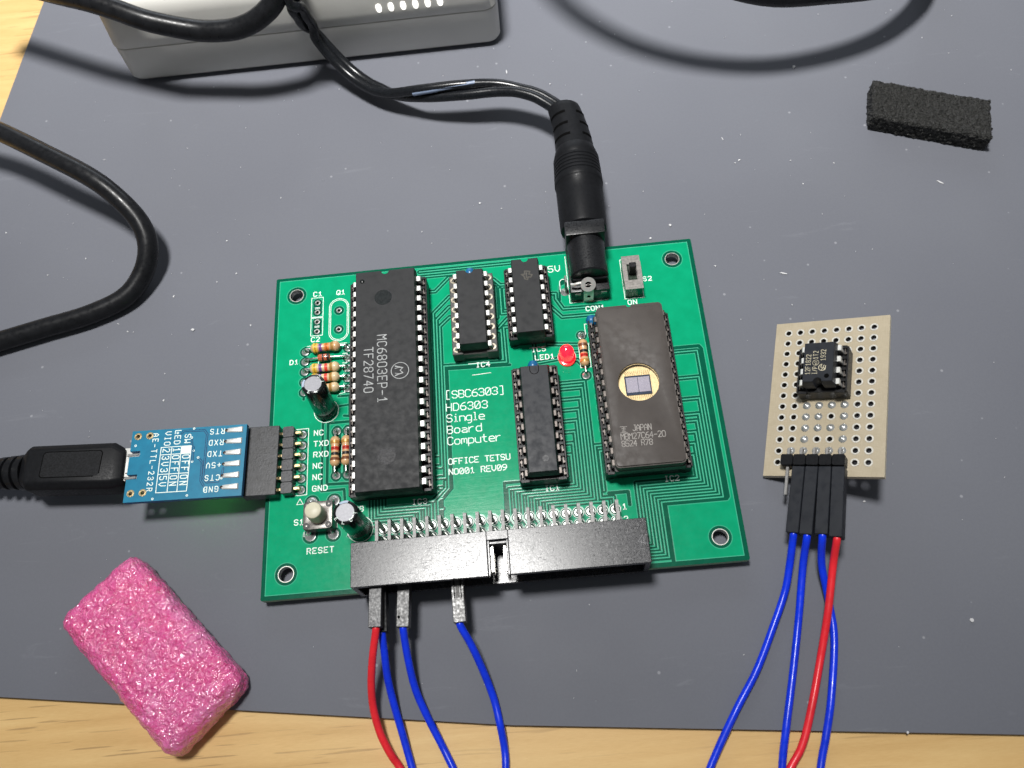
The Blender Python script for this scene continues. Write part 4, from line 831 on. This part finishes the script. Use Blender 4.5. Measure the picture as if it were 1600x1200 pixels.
MB().box(-17.0, -15.2, -6.2, -5.2, -1.75, -1.2).build('status_led', gl.m, A, bevel=.1)
# female socket under the right edge, and the metal USB shell
fs = MB(); fs.box(-7.3, -.15, -7.95, 7.65, -5.05, -2.2); fo = fs.build('socket_housing', simple('scuffed_socket_housing', (.022, .023, .026), .38, spec=.5, var=.5, vscale=.8, bump=.5, bscale=3, scratch=.3), A, bevel=.12)
MB().box(-8.6, -6.7, -7.2, 6.9, -3.6, -1.3).build('socket_tail', M['black'], A, bevel=.05)
us = MB(); us.box(-35.4, -28.0, -3.2, 4.25, -3.6, -1.22)
uo = us.build('usb_receptacle', M['tin_bright'], A, bevel=.3, seg=2)
MB().box(-34.0, -31.5, -2.6, -2.3, -1.25, -1.15).box(-32.4, -31.6, -1.6, -1.4, -1.25, -1.16).build('receptacle_tab_slot', M['hole'], uo, smooth=False)
for nn in (n1, n2):
    yc = (nn[0][1]+nn[2][1])/2; MB().loft([[(x_, yc-.30, z_) for x_, z_ in ((-32.2, -1.25), (-29.6, -.9), (-29.6, -.3), (-32.2, -.6))], [(x_, yc+.30, z_) for x_, z_ in ((-32.2, -1.25), (-29.6, -.9), (-29.6, -.3), (-32.2, -.6))]]).build('mounting_tab', M['solder'], uo, bevel=.1)

# ---------------------------------------------------------------- USB plug and its lead
U = root('usb_cable', (-42, 30.6, ZM), 'black micro USB plug with ribbed strain relief pushed into the blue adapter', 'usb plug')
def hexring(x, yc, w_, zt_, zb_, ch):
    return [(x, yc-w_/2, zb_+ch), (x, yc-w_/2+ch, zb_), (x, yc+w_/2-ch, zb_), (x, yc+w_/2, zb_+ch), (x, yc+w_/2, zt_-ch), (x, yc+w_/2-ch, zt_), (x, yc-w_/2+ch, zt_), (x, yc-w_/2, zt_-ch)]
ub = MB().loft([hexring(-52.2, 31.4, 6.4, 5.6, .6, .9), hexring(-50.0, 31.35, 10.0, 7.1, -.6, 1.3), hexring(-31.5, 30.25, 10.3, 7.1, -.2, 1.3), hexring(-29.0, 29.9, 7.8, 6.0, 1.4, 1.1)])
uo2 = ub.build('plug_housing', M['black_matte'], U, bevel=.45, seg=3, ang=60)
fr_ = rrect(-40.0, 30.85, 13.2, 5.9, .8, 4); fi = rrect(-40.0, 30.85, 12.8, 5.5, .7, 4)
pn = MB().loft([[(x, y, 7.105) for x, y in fr_], [(x, y, 7.105) for x, y in fi], [(x, y, 7.0) for x, y in fi]], False); pn.v = [((x+40)*math.cos(-.06)-(y-30.85)*math.sin(-.06)-40, (x+40)*math.sin(-.06)+(y-30.85)*math.cos(-.06)+30.85, z) for x, y, z in pn.v]
pn.build('grip_outline', M['hole'], uo2, smooth=False)
gp_ = MB().prism(fi, 7.09, 7.14); gp_.v = [((x+40)*math.cos(-.06)-(y-30.85)*math.sin(-.06)-40, (x+40)*math.sin(-.06)+(y-30.85)*math.cos(-.06)+30.85, z) for x, y, z in gp_.v]
gp_.build('grip_panel', simple('grainy_grip_panel', (.011, .0115, .013), .5, spec=.15, var=.5, vscale=3, bump=.4, bscale=2.5), uo2, smooth=False)
rb = MB()
prof = []
for k in range(6):
    x = 51.8+k*2.2; prof += [(3.9-.16*k, x), (3.9-.17*k, x+1.3), (3.0-.12*k, x+1.45), (3.0-.12*k, x+2.05)]
rb.lathe([(r, -t+51.8) for r, t in reversed(prof)], (-51.8, 31.5, 2.9), (1, -.05, .03), 24)
rb.build('strain_relief', M['rubber'], U, bevel=.08)
MB().tube(smooth_path([(-63, 32.1, 2.6), (-70, 32.6, 1.6), (-80, 33, .3), (-95, 33, -.8), (-120, 31, -1.0)], 6), 2.3, 14).build('cable', M['rubber'], U, ang=60)
# ---------------------------------------------------------------- loose black cables
def cable(name, pts, r, label, mat='rubber', n=16, sub=8, **kw):
    return MB().tube(smooth_path(pts, sub), r, n).build(name, M[mat], None, ang=60, label=label, category='cable', **kw)
cable('looped_cable', [(-96, 131, 14), (-78.0, 124.2, 14.0), (-67.7, 118.8, 13.4), (-54.9, 110.5, 13.0), (-43.2, 102.9, 11.6), (-36.6, 97.4, 9.0), (-32.4, 92.2, 6.0), (-31.1, 87.0, 3.4), (-32.9, 81.4, 0.8), (-37.4, 75.9, -0.7), (-46.0, 72.1, -1.0), (-56.7, 69.6, -1.0), (-67.3, 67.1, -1.0), (-78, 64.5, -1.0), (-96, 60, -1.0)], 2.4,
      'black cable bent back in a tight loop at the left, just above the USB plug')
cable('draped_cable', [(-80, 166, 22), (-60.8, 155.9, 24.0), (-50.8, 150.8, 24.6), (-43.1, 147.5, 24.4), (-36.2, 144.6, 23.4), (-29.6, 142.0, 21.8), (-23.5, 140.9, 20.0), (-16.8, 139.9, 18.5), (-11.4, 139.0, 18.5), (-6.0, 138.7, 19.0), (-0.3, 139.2, 21.0), (4.8, 140.6, 24.6), (7.5, 145, 29.0), (8.0, 154, 31.0), (6, 175, 30), (0, 200, 26)], 2.65,
      'thick black cable drooping in front of the white power strip')
cable('overhead_cable', [(42, 232, 50), (50, 205, 48), (56.5, 187.8, 46), (64, 171, 42.6), (71.5, 157.5, 38.6), (80.0, 147.8, 34.6), (91.3, 139.2, 30.6), (106.0, 132.6, 25.6), (122.9, 129.2, 20.6), (139.9, 130.4, 18), (155.0, 135, 13.8), (166.6, 142.5, 9), (172.6, 149.9, 5), (177.9, 160.2, 1.2), (180, 175, -.3), (181, 200, -.3), (182, 230, -.3)], 2.9,
      'black cable at the very top edge, its curved shadow sweeping across the mat')
# ---------------------------------------------------------------- power plug with twin lead
PW = root('power_plug', (74.2, 93, ZM), 'black moulded power plug with ribbed boot, its twin lead running up left', 'power plug')
ax = (.012, 1, 0.0); c0 = (73.95, 76.9, 6.1)
prof = [(4.9, 0), (5.25, .25), (5.4, 1.0), (5.5, 9.0), (5.55, 12.6), (5.62, 12.7), (5.75, 12.9)]
for k in range(6): z = 13.9+k*1.0; prof += [(5.72-.04*k, z), (5.72-.04*k, z+.45), (5.50-.04*k, z+.62), (5.50-.04*k, z+.85)]
prof += [(5.5, 20.2), (5.0, 22.2), (4.75, 23.0)]
MB().lathe(prof, c0, ax, 40).build('plug_body', M['black_matte'], PW, ang=42)
bt = MB(); sections = []
for k in range(13):
    t = k/12; sections.append((4.72-.75*t, Vector((74.2-1.4*t*t, 99.6+13.6*t, 6.1))))
rings = []
for r, c in sections: rings.append([(c.x + r*math.cos(a), c.y, c.z + r*.92*math.sin(a)) for a in [-2*math.pi*i/28 for i in range(28)]])
rings.append([(72.8 + 3.2*math.cos(a), 113.9, 6.1 + 2.9*math.sin(a)) for a in [-2*math.pi*i/28 for i in range(28)]])
bt.loft(rings); bo2 = bt.build('boot', M['black_matte'], PW, ang=50)
for k in range(3):
    t = .22+.26*k; r = 4.72-.75*t+.03; c = Vector((74.2-1.4*t*t, 99.6+13.6*t, 6.1))
    for a0, a1 in ((100, 172), (18, 62)):
        m = MB(); g0 = [(c.x + rr_*math.cos(R(a)), c.y + dy, c.z + rr_*.92*math.sin(R(a))) for rr_, dy in ((r+.02, -.38), (r+.02, .38)) for a in [a0+(a1-a0)*i/10 for i in range(11)]]
        m.add(g0, [(i, i+1, i+12, i+11) for i in range(10)]); m.build('relief_slot', M['hole'], bo2, smooth=False)
cpts = smooth_path([(10, 190, 30), (8.6, 165, 33), (8.2, 150, 33), (8.5, 143.0, 29.0), (8.9, 141.0, 23.0), (9.4, 141.8, 17.5), (10.6, 142.8, 11.0), (14.0, 140.5, 5.5), (18.4, 136.6, 2.2), (23.3, 132.4, 1.2), (29.4, 128.2, 2.0), (37.4, 124.5, 5.0), (47.5, 122.8, 6.5), (57.2, 121.9, 6.8), (64.8, 119.0, 7.0), (69.3, 115.8, 6.6), (72.4, 112.5, 6.2)], 8)
two = ([], [])
for i, p in enumerate(cpts):
    t = (cpts[min(i+1, len(cpts)-1)] - cpts[max(i-1, 0)]).normalized(); sd = t.cross(Vector((0,0,1))).normalized(); up_ = sd.cross(t)
    s_ = i/len(cpts); ph = R(25) + math.pi*max(0, min(1, (s_-.58)/.26)); o_ = (sd*math.cos(ph) + up_*math.sin(ph))*1.22
    two[0].append(p+o_); two[1].append(p-o_)
for l_ in two: MB().tube(l_, 1.28, 12).build('lead_strand', M['cordblack'], PW, ang=60)
i0 = int(len(cpts)*.67); MB().tube([cpts[i] + Vector((0, -.9+.14*(i-i0), 1.2)) for i in range(i0, i0+14)], .7, 8).build('printed_stripe', M['cordgrey'], PW, ang=60)

# ---------------------------------------------------------------- white power strip
S = root('power_strip', (8.3, 168, ZM), 'off-white plastic power strip at the top edge with a row of lit slots', 'power strip')
def strip_shell(zs, name):
    rs = []
    for z, ins, r in zs: rs.append([(x, y, z) for x, y in rrect(6.9, 172.5, 103.4-2*ins, 51.5-2*ins, r, 8)])
    return MB().loft(rs).build(name, M['white_plastic'], S, ang=40)
strip_shell([(ZM+.9, 1.1, 3), (ZM+1.2, .5, 3), (ZM+2.2, 0, 3.2), (8.6, .1, 3.6), (8.85, .6, 3.6)], 'lower_shell')
strip_shell([(8.8, .8, 3.6), (9.0, .1, 3.6), (9.3, -.05, 3.6), (12, .1, 4), (18, .5, 4.2), (20.2, 1.1, 4.5), (21.8, 2.4, 5), (22.6, 4.6, 6), (23, 8, 8)], 'upper_shell')
fz = Rep(MB().lathe([(2, ZM), (2, ZM+1)], n=16), 'rubber_foot', M['rubber'])
for x in (-34, 50): fz.at(S, (x, 154, 0)); fz.at(S, (x, 191, 0))
sl = Rep(MB().lathe([(.1, -1.3), (.6, -1.05), (.8, -.3), (.8, .3), (.6, 1.05), (.1, 1.3)], n=12), 'lit_slot', M['lum'])  # glowing lozenges imitate the light in the slots, not lamps
sd_ = Rep(MB().box(-.75, .75, -.16, .3, 0, 3.6), 'vent_slot', M['hole'])
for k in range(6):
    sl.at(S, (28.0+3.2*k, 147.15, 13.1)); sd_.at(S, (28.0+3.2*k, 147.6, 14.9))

# ---------------------------------------------------------------- foam pieces
def block(name, mat, cx, cy, ang_, lx, ly, z0, z1, r, cuts, amp, ns, label, skew=0, cat='foam block'):
    bm = bmesh.new(); bmesh.ops.create_cube(bm, size=1); bmesh.ops.subdivide_edges(bm, edges=bm.edges[:], cuts=cuts, use_grid_fill=True)
    h = z1-z0; hx, hy, hz = lx/2, ly/2, h/2
    for v in bm.verts:
        p = Vector((v.co.x*lx, v.co.y*ly, v.co.z*h)); q = Vector((max(-hx+r, min(hx-r, p.x)), max(-hy+r, min(hy-r, p.y)), max(-hz+r, min(hz-r, p.z)))); dv = p-q
        if dv.length > 1e-6: dv = dv.normalized(); p = q + dv*r
        nn = dv if dv.length > .5 else Vector((0, 0, 1 if p.z > 0 else -1))
        k = noise.fractal(p*ns + Vector((3.1, cx, 7)), .8, 2.1, 4)*amp
        if p.z < -hz+.01: k = 0
        v.co = p + nn*k + Vector((skew*p.y, 0, h/2))
    me = bpy.data.meshes.new(name); bm.to_mesh(me); bm.free(); me.materials.append(M[mat])
    me.polygons.foreach_set('use_smooth', [True]*len(me.polygons)); o = bpy.data.objects.new(name, me); col.objects.link(o)
    o.location = (cx, cy, z0); o.rotation_euler = (0, 0, R(ang_)); o['label'] = label; o['category'] = cat; return o
block('black_foam', 'foam', 162.7, 106.0, -21.6, 28.0, 11.8, ZM, 1.3, .45, 90, .42, 1.4, 'small rectangular block of black foam at the upper right of the mat', -.12)
block('pink_foam', 'pink', -21.4, -8.2, -46.8, 38.4, 19.6, ZT+.1, 2.9, 3.0, 110, .32, .42, 'pink bubbly foam packing block lying across the mat edge at lower left', 0)

# ---------------------------------------------------------------- tan prototype board
PF = root('perforated_board', (108.52, 19.82, -.59), 'tan perforated prototype board tilted up on the right, carrying an 8 pin chip', 'prototype board', local=True)
PF.rotation_mode = 'QUATERNION'
PM = Matrix(((0.8538, 0.2696, -0.4453), (-0.242, 0.9629, 0.1191), (0.461, 0.006, 0.8874))); PF.rotation_quaternion = PM.to_quaternion()
edge = [(-2.8, -3.03), (20.85, -3.0), (20.8, 33.1), (-2.83, 33.1)]
N_ = 46; rgt = [(20.83 + (.04 if k % 2 else -.01), -3.0 + 36.1*k/N_) for k in range(N_+1)]
outp = [(-2.8, -3.03)] + rgt + [(-2.83, 33.1)]
slab(outp, [(2.54*i, 2.54*j, .54) for i in range(8) for j in range(13)], -1.25, 0, 12, side=1, cut=2).build('laminate', [M['perf'], M['perf_edge'], simple('shaded_hole_wall', (.045, .035, .025), .6)], PF, smooth=False)  # hole walls coloured dark to carry the shade inside them
fil = {(i, j) for i in range(2, 6) for j in (2, 3, 4, 5)} - {(4, 4), (3, 2), (4, 2)}
pp_ = Rep(MB().ring(0, 0, .53, .88, -.2, .07, 20), 'pad_ring', simple('pad_tin', (.66, .64, .58), .36, .35), bevel=.04); pf_ = Rep(MB().lathe([(.84, 0), (.84, .06), (.72, .16), (.45, .38), (.2, .45), (.02, .36)], n=18), 'solder_joint', M['solder'])
for i in range(8):
    for j in range(13): (pf_ if (i, j) in fil or (1 <= i <= 5 and j == 1) else pp_).at(PF, (2.54*i, 2.54*j, 0), 1.3*i+2.1*j)
# chip, notch at its lower end
cx, cy = 8.89, 19.05
leaf_socket(PF, cx, cy, 7.62, 4, 4.1, zb=.05)
pb = dip(PF, cx, cy, 7.62, 4, 6.55, 9.5, 7.7, 3.3, 'chip2', 'tin_bright', .85, nside=-1, draft=.4)
mark(pb, 'chip_marking', glyphs('12F1822', 7.35, 16.3, .95, .68, 90, 'o0', .62), 7.7, .12, 'marktan')
mark(pb, 'chip_marking', glyphs('I/P', 8.75, 16.25, .95, .62, 90, 'o0', .6), 7.7, .12, 'marktan')
mark(pb, 'chip_marking', glyphs('1T2', 8.75, 19.75, .95, .68, 90, 'o0', .62), 7.7, .12, 'marktan')
mark(pb, 'chip_marking', glyphs('1932', 10.25, 19.3, .95, .68, 90, 'o0', .62), 7.7, .12, 'marktan')
mark(pb, 'chip_emblem', [circle_pl(8.4, 18.85, .62, 20)] + glyphs('e3', 8.65, 18.45, .5, .42, 90, 'o0', .6), 7.7, .09, 'marktan')
ex, ey = 9.75, 17.7
mark(pb, 'chip_emblem', [circle_pl(ex, ey, .72, 14, 100, 330), [(ex-.1, ey+.75), (ex-.3, ey+.1), (ex+.1, ey-.2), (ex-.15, ey-.6)], [(ex+.35, ey+.5), (ex+.15, ey), (ex+.5, ey-.25), (ex+.3, ey-.6)], [(ex+.65, ey+.35), (ex+.6, ey-.3)]], 7.7, .16, 'marktan')
MB().lathe([(.5, 7.705), (.48, 7.72), (.02, 7.72)], (10.7, 15.75, 0), n=20).build('pin_one_dimple', M['hole'], pb)
# right angle pin strip
ph_ = MB()
for k in range(5):
    x = 2.54+2.54*k; ph_.prism([(x-.98, -1.5), (x+.98, -1.5), (x+1.22, -1.25), (x+1.22, .6), (x+.98, .85), (x-.98, .85), (x-1.22, .6), (x-1.22, -1.25)], .05, 2.55)
    if k < 4: ph_.box(x+1.0, x+1.5, -1.2, .6, .1, 2.0)
pho = ph_.build('pin_strip', M['black_matte'], PF, bevel=.06)
ap = MB().loft([[(-.3, .85, .95), (.3, .85, .95), (.3, .85, 1.55), (-.3, .85, 1.55)], [(-.3, 2.2, .95), (.3, 2.2, .95), (.3, 2.6, 1.55), (-.3, 2.6, 1.55)], [(-.3, 2.2, .1), (.3, 2.2, .1), (.3, 2.8, .1), (-.3, 2.8, .1)]]).box(-.3, .3, -7.6, -1.5, .95, 1.55)
ar = Rep(ap, 'header_pin', tinpin, bevel=.08)
for k in range(5): ar.at(pho, (2.54+2.54*k, 0, 0))

# ---------------------------------------------------------------- jumper wires
GW = 'jumper wires with black connector housings'
def housing_mb(slot=False, L=14.0):
    m = MB(); hw = 1.24
    m.box(-hw, hw, -L, 0, -hw, hw)
    return m
def wire(label, mat, pts, hpos, hrot, hmat='black_matte', slot=0, vent=False, L=14.0):
    pts = [Vector(p) for p in pts]; loc = Vector(hpos)
    r = root('jumper_wire', (pts[2].x, pts[2].y, ZM), label, 'jumper wire', GW)
    fr = Matrix.Translation(loc) @ hrot
    h = housing_mb(L=L); h.xf(fr); ho_ = h.build('connector_housing', M[hmat] if isinstance(hmat, str) else hmat, r, bevel=.12)
    if slot:
        for x in (-.75, .55): MB().box(x, x+.22, -slot, -.2, 1.0, 1.27).xf(fr).build('housing_groove', M['hole'], ho_, smooth=False)
        MB().box(-.42, .42, -slot+.05, -.2, 1.05, 1.28).xf(fr).build('latch_tongue', M['socket_grey'], ho_, smooth=False)
    if vent: MB().lathe([(.3, 1.2), (.3, 1.262), (.02, 1.262)], (-.75, -L+1.9, 0), n=12).xf(fr).build('housing_dimple', M['hole'], ho_, smooth=False)
    e0 = fr @ Vector((0, -L+.5, 0)); e1 = fr @ Vector((0, -L-.6, 0))
    MB().tube(smooth_path([e0, e1] + pts[1:], 8), .74, 14).build('wire', M[mat], r, ang=60)
    return r
I4 = Matrix.Identity(4); rz = lambda a: Matrix.Rotation(R(a), 4, 'Z'); rx = lambda a: Matrix.Rotation(R(a), 4, 'X')
LH = 13.2; yh = 5.0
shiny = simple('glossy_grey_black_housing', (.034, .034, .036), .38, var=.15, vscale=.8, bump=.06, bscale=2, scratch=.15)
wire('red jumper wire plugged into the long black box header on the green board', 'red_wire', [(24.9, -8, 6.3), (23.9, -13.4, 4.0), (23.1, -18.2, 1.5), (23.1, -22.3, -0.5), (24.1, -26.7, -2.0), (25.8, -30.4, -3.2), (27.4, -32.9, -4.1), (30.5, -38.5, -4.15), (36, -48, -4.15)], (25.45, yh, PU), rz(-1.5), simple('charcoal_housing', (.028, .029, .033), .38, bump=.15), L=LH)
wire('blue jumper wire directly behind the red one on the box header', 'blue_wire', [(26.2, -8.6, 3.9), (25.9, -12.2, 2.6), (26.1, -17.0, 0.5), (27.0, -22.3, -1.8), (28.1, -26.9, -3.2), (29.5, -32.4, -4.1), (31.2, -38.5, -4.15), (34, -48, -4.15)], (25.5, yh, PLW), rz(1.2), 'black_matte', L=LH+.6)
wire('middle blue jumper wire on the box header, its grey housing with a round dimple', 'blue_wire', [(29.9, -7.8, 3.9), (30.3, -13.7, 1.5), (31.2, -19.2, -1.0), (33.1, -24.2, -2.6), (35.4, -29.2, -4.1), (37.5, -33.6, -4.15), (40.6, -40.5, -4.15), (45, -50, -4.15)], (30.55, yh, PLW), rz(-2.5), shiny, vent=True, L=LH)
wire('blue jumper wire nearest the notch of the box header, with a slotted housing', 'blue_wire', [(41.4, -8.3, 3.9), (42.8, -12.2, 2.2), (44.7, -17.2, -0.5), (46.2, -22.1, -2.5), (47.0, -26.5, -2.9), (47.5, -30.7, -4.1), (47.5, -34.3, -4.15), (46.8, -40, -4.15), (45, -50, -4.15)], (40.75, yh, PLW), rz(1.5), simple('shiny_housing', (.05, .05, .05), .36, var=.15, vscale=.8, bump=.06, bscale=2, scratch=.15), slot=8.6, L=LH)
FR = Matrix.Translation((108.52, 19.82, -.59)) @ PM.to_4x4()
def pfw(x, an, L=14.0): return FR @ Matrix.Translation((x, -1.75, 1.28)) @ rz(an)
for lab, mt, x, an, pts, L in (
    ('leftmost blue jumper wire on the tan perforated board, curving away to the left', 'blue_wire', 5.02, -1.2, [0, (106.6, -1.5, -.2), (105.0, -6.5, -1.9), (101.3, -13.4, -2.6), (96.9, -20.7, -2.66), (91.8, -27.5, -2.8), (85.6, -36.9, -4.1), (78, -50, -4.15)], 13.9),
    ('second blue jumper wire from the left on the tan perforated board', 'blue_wire', 7.62, -1.1, [0, (109.0, -1.9, .4), (106.8, -11.3, -2.0), (103.5, -22.2, -2.66), (100.6, -31.0, -2.9), (98.7, -37.9, -4.1), (96, -50, -4.15)], 14.1),
    ('blue jumper wire passing under the red one at the tan perforated board', 'blue_wire', 10.18, .4, [0, (112.4, -2.4, 1.0), (113.1, -9.1, -2.0), (112.8, -15.9, -2.66), (109.9, -26.4, -2.66), (107.6, -33.2, -3.4), (105.7, -38.3, -4.1), (102, -50, -4.15)], 13.9),
    ('red jumper wire plugged into the tan perforated board beside three blue ones', 'red_wire', 12.76, .8, [0, (113.9, -2.9, 3.2), (111.9, -10.9, 0.6), (109.3, -19.1, -1.8), (105.9, -27.9, -2.66), (103.2, -34.0, -3.6), (100.2, -38.0, -4.1), (90, -50, -4.15)], 14.3)):
    f_ = pfw(x, an); pts[0] = tuple(f_ @ Vector((0, -14, 0)))
    wire(lab, mt, pts, f_.translation, f_.to_3x3().to_4x4(), 'chip2', L=L)
